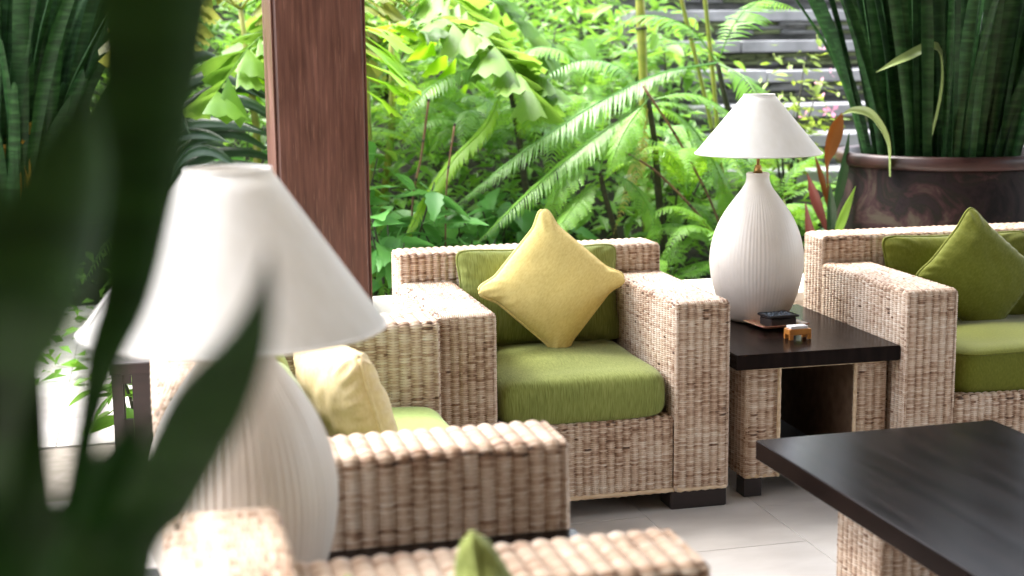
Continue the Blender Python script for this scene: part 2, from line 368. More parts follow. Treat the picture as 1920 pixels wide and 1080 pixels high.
# ------------------------------------------------------------------ woven cane
def round_profile(pts, r=.016, seg=4):
    """2-D polyline with rounded inner corners -> dense points, normals to the left of travel, arc lengths"""
    P = [np.array(p, float) for p in pts]; out = [P[0]]
    for i in range(1, len(P)-1):
        a = (P[i-1]-P[i]); a /= np.linalg.norm(a); c = (P[i+1]-P[i]); c /= np.linalg.norm(c)
        s, e = P[i]+a*r, P[i]+c*r
        for k in range(seg+1):
            t = k/seg; out.append((1-t)**2*s+2*t*(1-t)*P[i]+t*t*e)
    out.append(P[-1]); out = np.array(out)
    d = np.linalg.norm(np.diff(out, axis=0), axis=1); L = np.concatenate([[0], np.cumsum(d)])
    return out, L
def sample_profile(out, L, v):
    x = np.interp(v, L, out[:, 0]); y = np.interp(v, L, out[:, 1])
    e = .004
    x1 = np.interp(np.minimum(v+e, L[-1]), L, out[:, 0]); y1 = np.interp(np.minimum(v+e, L[-1]), L, out[:, 1])
    x0 = np.interp(np.maximum(v-e, 0), L, out[:, 0]); y0 = np.interp(np.maximum(v-e, 0), L, out[:, 1])
    tx, ty = x1-x0, y1-y0; n = np.hypot(tx, ty); tx, ty = tx/n, ty/n
    return x, y, -ty, tx
class Weave:
    """collects woven sheets; strands run along U, stakes follow a profile in the (A,B) plane; real over-under geometry"""
    def __init__(s, stake=.0235, pitch=.0030, seed=1):
        s.stake, s.pitch, s.rs = stake, pitch, np.random.RandomState(seed); s.V = []; s.F = []; s.T = []; s.n = 0
    def sheet(s, O, U, A, B, ulen, prof, r_end=.012, flip=False, stake=None, knots=.004, bias=0.0):
        O, U, A, B = [np.array(q, float) for q in (O, U, A, B)]
        out, L = round_profile(prof); stake = stake or s.stake
        ns = max(2, round(ulen/stake)); st = ulen/ns
        u = np.arange(0, ns*4+1)*st/4                               # four stations per stake
        u = np.concatenate([[0], [r_end*.35], u[(u > r_end*.6) & (u < ulen-r_end*.6)], [ulen-r_end*.35], [ulen]])
        nv = int(L[-1]/s.pitch); v = (np.arange(nv)+.5)*L[-1]/nv
        px, py, nx, ny = sample_profile(out, L, v)
        if flip: nx, ny = -nx, -ny
        sgn = np.where(np.arange(nv) % 2 == 0, 1., -1.)
        amp = .0041*stake/.0235
        h = amp*np.cos(math.pi*(u[None, :]/st))*sgn[:, None] + s.rs.normal(0, .00022, (nv, 1))
        d = np.minimum(u, ulen-u); cut = np.where(d < r_end, r_end-np.sqrt(np.maximum(0, r_end**2-(r_end-d)**2)), 0)
        # tone: every strand its own shade, slow drift along it, a few dark knots
        m = len(u)
        tone = .575+bias+s.rs.normal(0, .085, (nv, 1))+.06*np.sin(u[None, :]*s.rs.uniform(6, 30, (nv, 1))+s.rs.uniform(0, 6.3, (nv, 1)))+s.rs.normal(0, .05, (nv, m))
        tone = tone+.15*np.cos(math.pi*(u[None, :]/st))*sgn[:, None]-.07   # pale limewash on proud loops; groove shading painted in to deepen the ribs
        ph = s.rs.uniform(0, 6.3, 6)
        tone = tone+.055*(np.sin(v[:, None]*23+ph[0]+2*np.sin(u[None, :]*11+ph[1]))+np.sin(u[None, :]*31+ph[2]+1.5*np.sin(v[:, None]*17+ph[3])))
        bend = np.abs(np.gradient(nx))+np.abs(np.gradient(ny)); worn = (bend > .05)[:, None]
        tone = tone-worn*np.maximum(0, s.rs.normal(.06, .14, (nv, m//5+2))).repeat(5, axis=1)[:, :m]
        kn = s.rs.rand(nv, m) < knots*.35*np.where(worn, 5, 1)
        for _ in range(3): kn[:, 1:] |= kn[:, :-1]
        tone = np.where(kn, tone*.22, tone)
        run = s.rs.normal(0, 1, (nv, m//6+2)).repeat(6, axis=1)[:, :m]; tone = tone+.07*run-.22*(run > 2.1)
        hh = np.cos(math.pi*(u[None, :]/st))*sgn[:, None]; w = s.pitch*(.66+.36*hh); V = np.zeros((nv, 3, m, 3))   # strands fan out where they ride over a stake
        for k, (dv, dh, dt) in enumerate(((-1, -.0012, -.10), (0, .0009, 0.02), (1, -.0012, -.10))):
            qx, qy, qnx, qny = sample_profile(out, L, np.clip(v[:, None]+dv*w, 0, L[-1]))
            if flip: qnx, qny = -qnx, -qny
            off = h+dh-cut[None, :]-.0008
            V[:, k] = O+U*u[None, :, None]+A*(qx+qnx*off)[..., None]+B*(qy+qny*off)[..., None]
            s.T.append((k, tone+dt))
        tones = np.stack([s.T.pop()[1], s.T.pop()[1], s.T.pop()[1]][::-1], 1)
        idx = (np.arange(nv*3*m).reshape(nv, 3, m))+s.n
        q = np.stack([idx[:, :2, :-1], idx[:, :2, 1:], idx[:, 1:, 1:], idx[:, 1:, :-1]], -1).reshape(-1, 4)
        s.V.append(V.reshape(-1, 3)); s.F.append(q); s.T.append(tones.reshape(-1)); s.n += nv*3*m
    def mesh(s, name, material):
        V = np.concatenate(s.V).astype(np.float32); F = np.concatenate(s.F).astype(np.int32); T = np.clip(np.concatenate(s.T), 0, 1).astype(np.float32)
        me = bpy.data.meshes.new(name); me.vertices.add(len(V)); me.loops.add(F.size); me.polygons.add(len(F))
        me.vertices.foreach_set('co', V.ravel()); me.loops.foreach_set('vertex_index', F.ravel())
        me.polygons.foreach_set('loop_start', np.arange(0, F.size, 4, dtype=np.int32)); me.polygons.foreach_set('use_smooth', np.ones(len(F), dtype=bool))
        a = me.attributes.new('tone', 'FLOAT', 'POINT'); a.data.foreach_set('value', T)
        me.update(calc_edges=True); me.materials.append(material); return me
    def build(s, name, parent, material=None):
        o = bpy.data.objects.new(name, s.mesh(name, material or M['wicker'])); link(o, parent); return o
def binding(parent, pts, r=.007, name='edge_binding', m='cane', n=8, wave=.15):
    pts = [Vector(p) for p in pts]; dense = []; rad = []
    for a, c in zip(pts[:-1], pts[1:]):
        k = max(2, int((c-a).length/.012))
        for i in range(k): dense.append(a.lerp(c, i/k)); rad.append(r*(1+wave*(1 if len(rad) % 2 else -1)+rng.uniform(-.1, .1)))
    dense.append(pts[-1]); rad.append(r)
    b = MB(); b.tube(dense, rad, n); return b.build(name, M[m], parent, smooth=True)

WA, DF, TB, HW_, HA, HB, ZAP, ZIN = .166, .588, .153, .055, .605, .692, .277, .245
def wicker_seat(name, label, cat, loc, rz, W, stake=.0235, pitch=.0030, seed=1, group=None):
    t = empty(name, loc, rz); tag(t, label, cat, group)
    D = DF+TB; X, Y, Z = (1, 0, 0), (0, 1, 0), (0, 0, 1)
    for side in (0, 1):
        w = Weave(stake, pitch, seed*10+side)
        if side == 0:
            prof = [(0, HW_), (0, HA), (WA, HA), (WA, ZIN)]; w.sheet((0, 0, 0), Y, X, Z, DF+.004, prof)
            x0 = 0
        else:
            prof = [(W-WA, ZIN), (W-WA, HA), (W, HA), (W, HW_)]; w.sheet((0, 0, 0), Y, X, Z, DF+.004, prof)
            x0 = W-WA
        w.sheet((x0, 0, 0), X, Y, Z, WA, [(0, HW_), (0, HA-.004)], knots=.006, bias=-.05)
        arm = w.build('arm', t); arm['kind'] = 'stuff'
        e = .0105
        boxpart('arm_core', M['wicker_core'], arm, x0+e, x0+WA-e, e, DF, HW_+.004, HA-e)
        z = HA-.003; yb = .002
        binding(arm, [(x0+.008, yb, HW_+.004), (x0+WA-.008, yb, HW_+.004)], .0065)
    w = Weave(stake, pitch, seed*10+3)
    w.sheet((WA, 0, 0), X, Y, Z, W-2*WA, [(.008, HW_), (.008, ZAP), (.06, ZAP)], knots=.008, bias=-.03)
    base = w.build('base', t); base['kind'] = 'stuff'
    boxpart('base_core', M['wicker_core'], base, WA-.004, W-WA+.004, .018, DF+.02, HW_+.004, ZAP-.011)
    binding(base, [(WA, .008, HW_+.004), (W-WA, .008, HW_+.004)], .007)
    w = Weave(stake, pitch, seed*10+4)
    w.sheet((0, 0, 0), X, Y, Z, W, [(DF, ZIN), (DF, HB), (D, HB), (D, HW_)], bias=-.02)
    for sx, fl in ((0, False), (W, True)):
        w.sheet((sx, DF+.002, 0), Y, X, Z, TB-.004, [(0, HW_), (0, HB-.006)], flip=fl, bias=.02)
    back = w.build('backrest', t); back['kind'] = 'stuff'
    boxpart('back_core', M['wicker_core'], back, .0105, W-.0105, DF+.0105, D-.0105, HW_+.004, HB-.011)
    for fx in (.0, W-.18):
        for fy in (.004, D-.10):
            boxpart('foot', M['espresso_red'], t, fx+.004, fx+.176, fy, fy+.09, 0, HW_+.002, bev=.003)
    return t

armchair = wicker_seat('wicker_armchair', 'wicker armchair holding the yellow star-cornered pillow, in the centre', 'armchair', (.738, 3.793, 0), 0, .852, seed=3)
right_sofa = wicker_seat('wicker_sofa', 'wicker sofa with olive cushions in front of the big clay pot', 'sofa', (2.134, 3.775, 0), -.0286, 1.42, seed=4)
left_sofa = wicker_seat('wicker_sofa', 'wicker sofa behind the near lamp with cream pillow, side towards the viewer', 'sofa', (.731, 2.499, 0), math.pi/2, 1.393, stake=.0305, pitch=.0036, seed=5)
near_chair = wicker_seat('wicker_armchair', 'blurred wicker armchair cut by the bottom edge with green pillow tips above its arm', 'armchair', (.742, 1.143, 0), math.pi/2, .852, stake=.030, pitch=.0036, seed=6)

# ------------------------------------------------------------------ cushions
def pillow_mesh(w, h, t, n=44, ear=.12, earp=.5, wrinkle=.004, seed=0, sag=0.0, blunt=.10):
    """soft pillow, XZ is its face, Y its thickness; returns mesh builder and the seam outline"""
    b = MB(); off = seed*7.3; rows = {}
    def outline(a, c):
        S = lambda q: (lambda u: u*u*(3-2*u))(min(1, max(0, (abs(q)-earp)/(.97-earp))))
        x = a*(1-ear*(1-S(c))*abs(a)); z = c*(1-ear*(1-S(a))*abs(c))
        k = (a*a*c*c)**5; x *= 1-blunt*k; z *= 1-blunt*k
        return x*w/2, z*h/2
    v = []; f = []
    for s in (-1, 1):
        base = len(v)
        for j in range(n+1):
            for i in range(n+1):
                a = math.sin((i/n*2-1)*math.pi/2); c = math.sin((j/n*2-1)*math.pi/2)
                x, z = outline(a, c)
                q = max(0, (1-a*a)*(1-c*c)); th = t/2*(q**.42)
                d = 1-q
                wr = wrinkle*(mnoise.noise(Vector((x*14+off, z*14, s*3+off)))+.7*mnoise.noise(Vector((x*34+off, z*30, s*5))))*q**.2
                # puckers running in from the seam
                e = max(abs(a), abs(c)); pk = wrinkle*1.6*max(0, (e-.72)/.28)*math.sin(34*math.atan2(c, a)+3*mnoise.noise(Vector((x*9, z*9, off))))*q**.15
                wr = (wr+pk)*min(1, q*30)
                v.append((x, s*(th+wr), z - sag*th))
        for j in range(n):
            for i in range(n):
                p = base+j*(n+1)+i; qd = (p, p+1, p+n+2, p+n+1); f.append(qd if s < 0 else qd[::-1])
    b.add(v, f)
    seam = []
    for k in range(4*n):
        e, i = divmod(k, n); u = math.sin((i/n*2-1)*math.pi/2)
        a, c = ((u, -1), (1, u), (-u, 1), (-1, -u))[e]; x, z = outline(a, c); seam.append((x, 0, z))
    seam.append(seam[0])
    return b, seam
def pillow(name, label, m, center, normal_rot, w, h, t, pipe=None, spin=0, **kw):
    b, seam = pillow_mesh(w, h, t, **kw)
    o = b.build(name, M[m], smooth=True)
    o.rotation_mode = 'QUATERNION'
    o.rotation_quaternion = Quaternion((0, 0, 1), normal_rot[0]) @ Quaternion((1, 0, 0), normal_rot[1]) @ Quaternion((0, 1, 0), spin)
    o.location = center
    tb = MB(); tb.tube(seam, .0052, 6, cap=False); tb.build('piping', M[pipe or m], o, smooth=True)
    tag(o, label, 'pillow')
    return o
def seat_cushion(name, label, m, loc, rz, w, d, h, crown=.03, seed=0, pipe=True):
    """rounded box cushion: origin at its front-left-bottom corner"""
    b = MB(); n = 40; v = []; f = []; off = seed*5.1
    # superellipse rings from bottom to top
    rings = []
    K = 15
    for k in range(K+1):
        ph = -math.pi/2+math.pi*k/K
        cz = math.copysign(abs(math.sin(ph))**.8, math.sin(ph)); cr = abs(math.cos(ph))**.5
        rings.append((cz, cr))
    cols = 120
    for cz, cr in rings:
        for i in range(cols):
            a = 2*math.pi*i/cols; ex = math.copysign(abs(math.cos(a))**.22, math.cos(a)); ey = math.copysign(abs(math.sin(a))**.22, math.sin(a))
            x = w/2*ex*(1-.10*(1-cr)); y = d/2*ey*(1-.10*(1-cr))
            z = h/2*cz
            x -= math.copysign(.028*(1-cr), x); y -= math.copysign(.028*(1-cr), y)
            x += .006*mnoise.noise(Vector((x*6+off, y*6, z*8)))*1.0; y += .008*mnoise.noise(Vector((x*5, y*6+off, z*9+4)))
            z += crown*(1-(x/(w/2))**2)*(1-(y/(d/2))**2)*(1 if cz > 0 else 0)*abs(cz)
            z += .005*mnoise.noise(Vector((x*7+off, y*7, 2)))
            v.append((x+w/2, y+d/2, z+h/2))
    for k in range(K):
        for i in range(cols): j = (i+1) % cols; f.append((k*cols+i, k*cols+j, (k+1)*cols+j, (k+1)*cols+i))
    # closed top: grid cap with crown
    f.append(tuple(range(cols-1, -1, -1)))
    b.add(v, f)
    # top surface as inner rings
    top = K*cols; prev = [top+i for i in range(cols)]; tv = []; base = len(b.v); R_ = 9; pts = [Vector(b.v[i]) for i in prev]
    for r in range(1, R_+1):
        s = 1-r/R_
        for i in range(cols):
            p = pts[i]; x = w/2+(p.x-w/2)*s; y = d/2+(p.y-d/2)*s
            z = h+crown*(1-((x-w/2)/(w/2))**2)*(1-((y-d/2)/(d/2))**2)+.004*mnoise.noise(Vector((x*7+off, y*7, 2)))
            z = p.z*(s**3)+z*(1-s**3)
            tv.append((x, y, z))
    tf = []
    for r in range(R_):
        for i in range(cols):
            j = (i+1) % cols; lo = (lambda q: prev[q]-base) if r == 0 else (lambda q, r=r: (r-1)*cols+q)
            tf.append((lo(i), lo(j), r*cols+j, r*cols+i))
    b.add(tv, tf)
    o = b.build(name, M[m], smooth=True, loc=loc, rz=rz)
    if pipe:
        tb = MB(); seam = []
        for i in range(cols+1):
            p = b.v[(K-3)*cols+i % cols]; seam.append(p)
        tb.tube([Vector(p)+Vector((0, 0, .001)) for p in seam], .003, 5, cap=False); tb.build('piping', M[m], o, smooth=True)
    tag(o, label, 'cushion')
    return o
# centre armchair: seat, back cushion, yellow pillow
seat_cushion('seat_cushion', 'green slub seat cushion under the yellow pillow', 'green', (.912, 3.790, .272), 0, .506, .585, .130, crown=.026, seed=1, pipe=False)
pillow('back_cushion', 'green back cushion behind the yellow pillow', 'green', (1.166, 4.318, .555), (0, -.16), .515, .30, .12, blunt=.04, ear=.045, earp=.25, seed=2)
pillow('throw_pillow', 'yellow pillow with star-like corners standing on its tip', 'yellow', (1.178, 4.205, .607), (0.02, -.27), .350, .350, .135, spin=R(43), blunt=.085, ear=.13, earp=.5, wrinkle=.003, seed=3)
# right sofa
seat_cushion('seat_cushion', 'olive seat cushion on the sofa by the clay pot', 'olive', (2.312, 3.79, .262), -.0286, .62, .58, .142, crown=.03, seed=4)
seat_cushion('seat_cushion', 'olive seat cushion cut off by the right picture edge', 'olive', (2.94, 3.772, .262), -.0286, .44, .58, .142, crown=.03, seed=14)
pillow('back_cushion', 'rectangular olive back cushion against the wicker sofa back, right', 'olive', (2.612, 4.297, .545), (-.03, -.17), .53, .29, .12, blunt=.04, ear=.045, earp=.25, seed=5)
pillow('throw_pillow', 'olive pillow standing on its tip before the olive back cushion', 'olive', (2.625, 4.19, .567), (-.03, -.3), .330, .330, .12, spin=R(45), blunt=.05, ear=.07, earp=.35, seed=6)
pillow('throw_pillow', 'purple pillow just showing at the right picture edge', 'purple', (3.06, 4.25, .53), (-.03, -.2), .34, .32, .13, ear=.08, earp=.5, seed=7)
# left sofa
seat_cushion('seat_cushion', 'pale green seat cushion beside the far arm of the left sofa', 'green_pale', (.725, 3.205, .262), math.pi/2, .515, .575, .125, crown=.014, seed=8, pipe=False)
seat_cushion('seat_cushion', 'pale green seat cushion hidden behind the near arm of the left sofa', 'green_pale', (.725, 2.675, .262), math.pi/2, .515, .575, .125, crown=.014, seed=9, pipe=False)
pillow('back_cushion', 'pale green back cushion behind the cream pillow', 'green_pale', (.245, 3.36, .545), (math.pi/2+.05, -.2), .46, .30, .12, ear=.05, earp=.4, seed=10)
pillow('back_cushion', 'green pillow with wrinkled pointed corner beside the near lamp base', 'green_pale', (.255, 2.93, .52), (math.pi/2-.15, -.25), .40, .30, .13, ear=.10, earp=.5, seed=11)
pillow('throw_pillow', 'cream pillow seen edge-on with a dark seam, on the left sofa', 'cream', (.40, 3.13, .545), (math.pi/2+.32, -.28), .33, .31, .15, ear=.08, earp=.5, wrinkle=.006, seed=12)
# nearest chair
seat_cushion('seat_cushion', 'green seat cushion of the nearest armchair, below the picture edge', 'green', (.735, 1.318, .262), math.pi/2, .504, .575, .13, seed=13, pipe=False)
pillow('throw_pillow', 'green pillow tip rising above the wicker arm at the bottom edge', 'green', (.40, 1.68, .545), (math.pi/2-.25, -.18), .29, .29, .12, spin=R(45), ear=.12, earp=.5, seed=15)
pillow('back_cushion', 'small green cushion corner peeping up at the bottom edge beside the near lamp', 'green', (.245, 1.58, .535), (math.pi/2, -.2), .36, .29, .11, ear=.08, earp=.5, seed=16)

# ------------------------------------------------------------------ tables
def side_table(name, label, loc, rz, w, d, body=(.05, .05), open_front=True):
    t = empty(name, loc, rz); tag(t, label, 'table')
    boxpart('table_top', M['espresso'], t, 0, w, 0, d, .397, .442, bev=.003)
    bx, by = body; X, Y, Z = (1, 0, 0), (0, 1, 0), (0, 0, 1); z0, z1 = .058, .394
    pw = .105; x0, x1, y0, y1 = bx, w-bx+.035, by, d-.05
    for k, (a, c) in enumerate(((x0, x0+pw), (x1-pw, x1))):
        wv = Weave(.0235, .0030, 40+k)
        if k == 0: wv.sheet((0, y0, 0), Y, X, Z, y1-y0, [(a, z0), (a, z1)])
        else: wv.sheet((0, y0, 0), Y, X, Z, y1-y0, [(c, z0), (c, z1)], flip=True)
        wv.sheet((a, y0, 0), X, Y, Z, pw, [(0, z0), (0, z1)], knots=.01)
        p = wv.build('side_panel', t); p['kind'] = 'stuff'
        boxpart('panel_core', M['wicker_core'], p, a+.0105, c-.0105, y0+.0105, y1, z0, z1)
        binding(p, [((c if k == 0 else a), y0-.003, z0), ((c if k == 0 else a), y0-.003, z1)], .006, wave=.05)
        binding(p, [(a+.004, y0+.004, z0+.003), (c-.004, y0+.004, z0+.003)], .006)
    boxpart('back_panel', M['wicker_core'], t, x0+pw, x1-pw, y1-.02, y1, z0, z1)
    boxpart('shelf', M['espresso_red'], t, x0+pw-.005, x1-pw+.005, y0+.02, y1-.02, z0, z0+.02)
    binding(t, [(x0+.01, y0-.004, z1-.004), (x1-.01, y0-.004, z1-.004)], .0055, name='cane_rail', wave=.05)
    for fx in (x0-.003, x1-.06):
        for fy in (y0+.0, y1-.06): boxpart('foot', M['espresso_red'], t, fx+.002, fx+.060, fy, fy+.058, 0, z0-.002, bev=.002)
    return t
side_table('side_table', 'dark-topped wicker side table under the far lamp, between the seats', (1.612, 3.80, 0), -.012, .518, .72)
nt_ = side_table('side_table', 'dark-topped wicker side table under the near lamp, mostly hidden', (.738, 2.012, 0), math.pi/2, .474, .80)
# coffee table
ct = empty('coffee_table', (1.365, 3.095, 0), .0146); tag(ct, 'low dark wood coffee table with wicker block legs at lower right', 'coffee table')
boxpart('table_top', M['espresso'], ct, 0, .635, -1.30, 0, .353, .40, bev=.0025)
for k, (lx, ly) in enumerate(((.125, -.375), (.41, -.375), (.125, -1.2), (.41, -1.2))):
    wv = Weave(.0235, .0030, 60+k); X, Y, Z = (1, 0, 0), (0, 1, 0), (0, 0, 1); a = .20
    if lx > .4: a = .1
    wv.sheet((0, ly, 0), Y, X, Z, .2, [(lx, .004), (lx, .350)]); wv.sheet((0, ly, 0), Y, X, Z, .2, [(lx+a, .004), (lx+a, .350)], flip=True)
    wv.sheet((lx, 0, 0), X, Y, Z, a, [(ly, .004), (ly, .350)]); wv.sheet((lx, 0, 0), X, Y, Z, a, [(ly+.2, .004), (ly+.2, .350)], flip=True)
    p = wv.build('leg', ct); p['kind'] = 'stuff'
    boxpart('leg_core', M['wicker_core'], p, lx+.0105, lx+a-.0105, ly+.0105, ly+.1895, 0, .352)

# ------------------------------------------------------------------ lamps
BASE = [(.004, 0), (.080, 0), (.092, .006), (.108, .03), (.126, .07), (.141, .12), (.149, .17), (.150, .205), (.146, .24), (.136, .28), (.120, .32), (.100, .355), (.079, .385), (.060, .41), (.046, .43), (.039, .445), (.036, .46), (.037, .472), (.034, .476), (.028, .474), (.028, .46)]
def lamp(name, label, loc, rb, rt, zb, zt, ridge=.0011):
    t = empty(name, loc); tag(t, label, 'lamp')
    prof = []
    cs = curve(BASE[2:18], 40); prof = [BASE[0], BASE[1]]+[tuple(q) for q in cs]+BASE[18:]
    b = MB(); b.lathe(prof, 300, ridge=2, amp=ridge, seed=3); b.build('ceramic_base', M['ceramic'], t, smooth=True)
    b = MB(); b.tube([(0, 0, .46), (0, 0, zt-.02)], .005, 10); b.tube([(0, 0, .472), (0, 0, .50)], [.016, .009], 12); b.build('stem', M['brass'], t, smooth=True)
    n = 160; th = .0022; b = MB(); H_ = zt-zb; pr = []
    K = 8
    for k in range(K+1): s = k/K; pr.append((rb+(rt-rb)*s, zb+H_*s))
    for k in range(K, -1, -1): s = k/K; pr.append((rb+(rt-rb)*s-th, zb+H_*s))
    pr.append(pr[0])
    b.lathe(pr, n, ridge=1, amp=.00035, seed=9); sh = b.build('lamp_shade', M['shade'], t, smooth=True)
    for r, z in ((rb, zb), (rt, zt)):
        c = MB(); c.tube([(r*math.cos(2*math.pi*k/n), r*math.sin(2*math.pi*k/n), z) for k in range(n+1)], .0028, 6, cap=False); c.build('rim_tape', M['shade'], sh, smooth=True)
    c = MB(); sa_ = -2.95
    c.tube([((rb+.001)*math.cos(sa_), (rb+.001)*math.sin(sa_), zb), ((rt+.001)*math.cos(sa_), (rt+.001)*math.sin(sa_), zt)], .0012, 5); c.build('seam', M['shade'], sh, smooth=True)
    c = MB()
    for k in range(3):
        a = 2*math.pi*k/3+.4; c.tube([(0, 0, zt-.03), ((rt-.002)*math.cos(a), (rt-.002)*math.sin(a), zt-.004)], .0016, 5)
    c.build('shade_spider', M['brass'], t, smooth=True)
    return t
lamp('table_lamp', 'white ribbed lamp with cone shade on the far side table', (1.888, 4.30, .443), .200, .048, .538, .722, .0004)
lamp('table_lamp', 'large blurred white lamp in front of the pillar, nearest lamp', (.118, 2.24, .443), .233, .064, .463, .705)

# ------------------------------------------------------------------ small things on the far side table
pt = empty('patterned_plate', (1.895, 4.155, .444), .1); tag(pt, 'small pink and cream patterned saucer under the black ashtray', 'plate')
b = MB(); n = 5
v = []; f = []; G = 14
for j in range(G+1):
    for i in range(G+1):
        a, c = i/G*2-1, j/G*2-1; z = .004+.013*max(abs(a), abs(c))**4; v.append((a*.082, c*.062, z))
for j in range(G):
    for i in range(G): p = j*(G+1)+i; f.append((p, p+1, p+G+2, p+G+1))
nv = len(v); v += [(x, y, z-.003) for x, y, z in v]; f += [tuple(i+nv for i in q[::-1]) for q in f[:]]
per = [i for i in range(G+1)]+[(j+1)*(G+1)-1 for j in range(1, G+1)]+[G*(G+1)+i for i in range(G-1, -1, -1)]+[j*(G+1) for j in range(G-1, 0, -1)]
for i in range(len(per)): p, q = per[i], per[(i+1) % len(per)]; f.append((q, p, p+nv, q+nv))
b.add(v, f); b.build('dish', M['plate'], pt, smooth=True)
boxpart('foot_ring', M['plate'], pt, -.035, .035, -.025, .025, 0, .0035)
at = empty('ashtray', (1.90, 4.152, .4492), .1); tag(at, 'small black square ashtray filled with dark pebbles', 'ashtray')
b = MB(); b.box(-.046, .046, -.036, .036, 0, .030, bev=.004); b.build('bowl', M['black_plastic'], at)
b = MB()
for (x0, x1, y0, y1) in ((-.052, .052, -.041, -.033), (-.052, .052, .033, .041), (-.052, -.044, -.033, .033), (.044, .052, -.033, .033)): b.box(x0, x1, y0, y1, .030, .038, bev=.002)
b.build('rim', M['black_plastic'], at)
pm = MB(); pm.lathe([(.0005, -.004), (.005, -.002), (.006, 0), (.005, .0025), (.0005, .004)], 8); pm = pm.mesh('pebble', M['pebble'])
for i in range(7):
    for j in range(5): inst('pebble', pm, at, (-.037+i*.0123+rng.uniform(-.002, .002), -.027+j*.0132+rng.uniform(-.002, .002), .0335+rng.uniform(0, .003)), (rng.uniform(-.4, .4), rng.uniform(-.4, .4), rng.uniform(0, 3)))
mh = empty('matchbox_holder', (1.882, 3.972, .443), .06); tag(mh, 'tiny orange wooden stand holding white cards beside the ashtray', 'card holder')
b = MB(); b.box(-.036, .036, -.020, .020, .014, .032, bev=.0015); b.build('tray', M['orange_wood'], mh)
for sx in (-1, 1):
    for sy in (-1, 1): boxpart('leg', M['orange_wood'], mh, sx*.030-.006, sx*.030+.006, sy*.0155-.0045, sy*.0155+.0045, 0, .0145)
boxpart('paper_cards', M['paper'], mh, -.030, .026, -.016, .016, .0325, .041, bev=.001)
# dark wooden stand behind the left sofa
ws = empty('wooden_stand', (-.02, 4.52, 0)); tag(ws, 'dark brown wooden stand with square openings behind the left sofa', 'stand')
boxpart('top', M['espresso_red'], ws, -.12, .22, -.16, .16, .375, .41, bev=.003)
for x in (-.115, .185):
    for y in (-.155, .125): boxpart('leg', M['espresso_red'], ws, x, x+.03, y, y+.03, 0, .374)
boxpart('panel', M['espresso_red'], ws, -.057, .184, -.148, -.132, .06, .374)
boxpart('rail', M['espresso_red'], ws, -.085, -.058, -.148, -.132, .06, .236)
boxpart('rail', M['espresso_red'], ws, -.085, -.058, -.148, -.132, .346, .374)

# ------------------------------------------------------------------ plant builders
def blade(b, ctrl, side, n=14, cup=.18, thick=0.0, tone=None, cols=4, twist=0.0):
    """strap leaf through control points (x,y,z,width); side = horizontal direction of its width"""
    pts = curve(ctrl, n); v = []; f = []; side = Vector(side).normalized()
    for i, p in enumerate(pts):
        q = Vector(p[:3]); w = max(.0004, p[3])
        t = (Vector(pts[min(i+1, n)][:3])-Vector(pts[max(i-1, 0)][:3])).normalized()
        s = (side-t*side.dot(t)).normalized()
        if twist: s = Quaternion(t, twist*i/n) @ s
        nn = s.cross(t)
        for k in range(cols+1):
            u = k/cols*2-1; v.append(q+s*(u*w/2)+nn*(cup*w*(u*u-.5)))
    m = cols+1
    for i in range(n):
        for k in range(cols): f.append((i*m+k, i*m+k+1, (i+1)*m+k+1, (i+1)*m+k))
    b.add(v, f, rng.random() if tone is None else tone)
def frond(ctrl, pin=.12, pairs=34, wid=.16, lacy=False, droop=.5, fwd=.45, stalk=.12, r=.004, tone=.5, roll=0.0, seed=0, jag=.0):
    """fern or cycad frond: midrib plus leaflets, one mesh"""
    rr = random.Random(seed); b = MB(); n = 26; pts = [Vector(p) for p in curve(ctrl, n)]
    b.tube(pts, [r*(1-.8*i/n) for i in range(n+1)], 4, tone=.15)
    def at_(s): k = min(int(s*n), n-1); return pts[k].lerp(pts[k+1], s*n-k), (pts[k+1]-pts[k]).normalized()
    for i in range(pairs):
        s = stalk+(1-stalk)*(i+.5)/pairs; p, t = at_(s); q = (s-stalk)/(1-stalk)
        L = pin*(min(1, .35+2.6*q))*(1-q**2.2*.93)*rr.uniform(.9, 1.08)
        up = Vector((0, 0, 1)); sd = t.cross(up)
        if sd.length < .05: sd = Vector((1, 0, 0))
        sd.normalize(); nn = sd.cross(t).normalized()
        if roll: qd = Quaternion(t, roll); sd = qd @ sd; nn = qd @ nn
        for sg in (-1, 1):
            d0 = (sd*sg+t*fwd*rr.uniform(.8, 1.2)).normalized(); S = 4 if not lacy else 7
            line = []; dd = d0.copy(); cp = p.copy(); dr = droop*rr.uniform(.6, 1.4)
            for k in range(S+1):
                line.append(cp.copy()); dd = (dd+Vector((0, 0, -1))*dr/S+t*.06).normalized(); cp = cp+dd*L/S
            w = L*wid; tn = min(1, max(0, tone+rr.uniform(-.25, .25)))
            if not lacy:
                v = []; f = []; wp = (.45, 1, .95, .6, .04)
                for k in range(S+1):
                    tt = (line[min(k+1, S)]-line[max(k-1, 0)]).normalized(); ws = tt.cross(nn).normalized()
                    v += [line[k]-ws*w*.5*wp[k], line[k]+ws*w*.5*wp[k]]
                for k in range(S): f.append((2*k, 2*k+1, 2*k+3, 2*k+2))
                b.add(v, f, tn)
            else:
                for k in range(S):
                    tt = (line[k+1]-line[k]).normalized(); ws = tt.cross(nn).normalized(); pl = w*1.25*(1-.75*k/S); seg = (line[k+1]-line[k])
                    for s2 in (-1, 1):
                        o = line[k]; tip = o+ws*s2*pl+seg*.9-Vector((0, 0, pl*.25))
                        b.add([o, o+seg*.8, tip+seg*.12, tip-seg*.25], [(0, 1, 2, 3)] if s2 > 0 else [(3, 2, 1, 0)], tn)
    return b
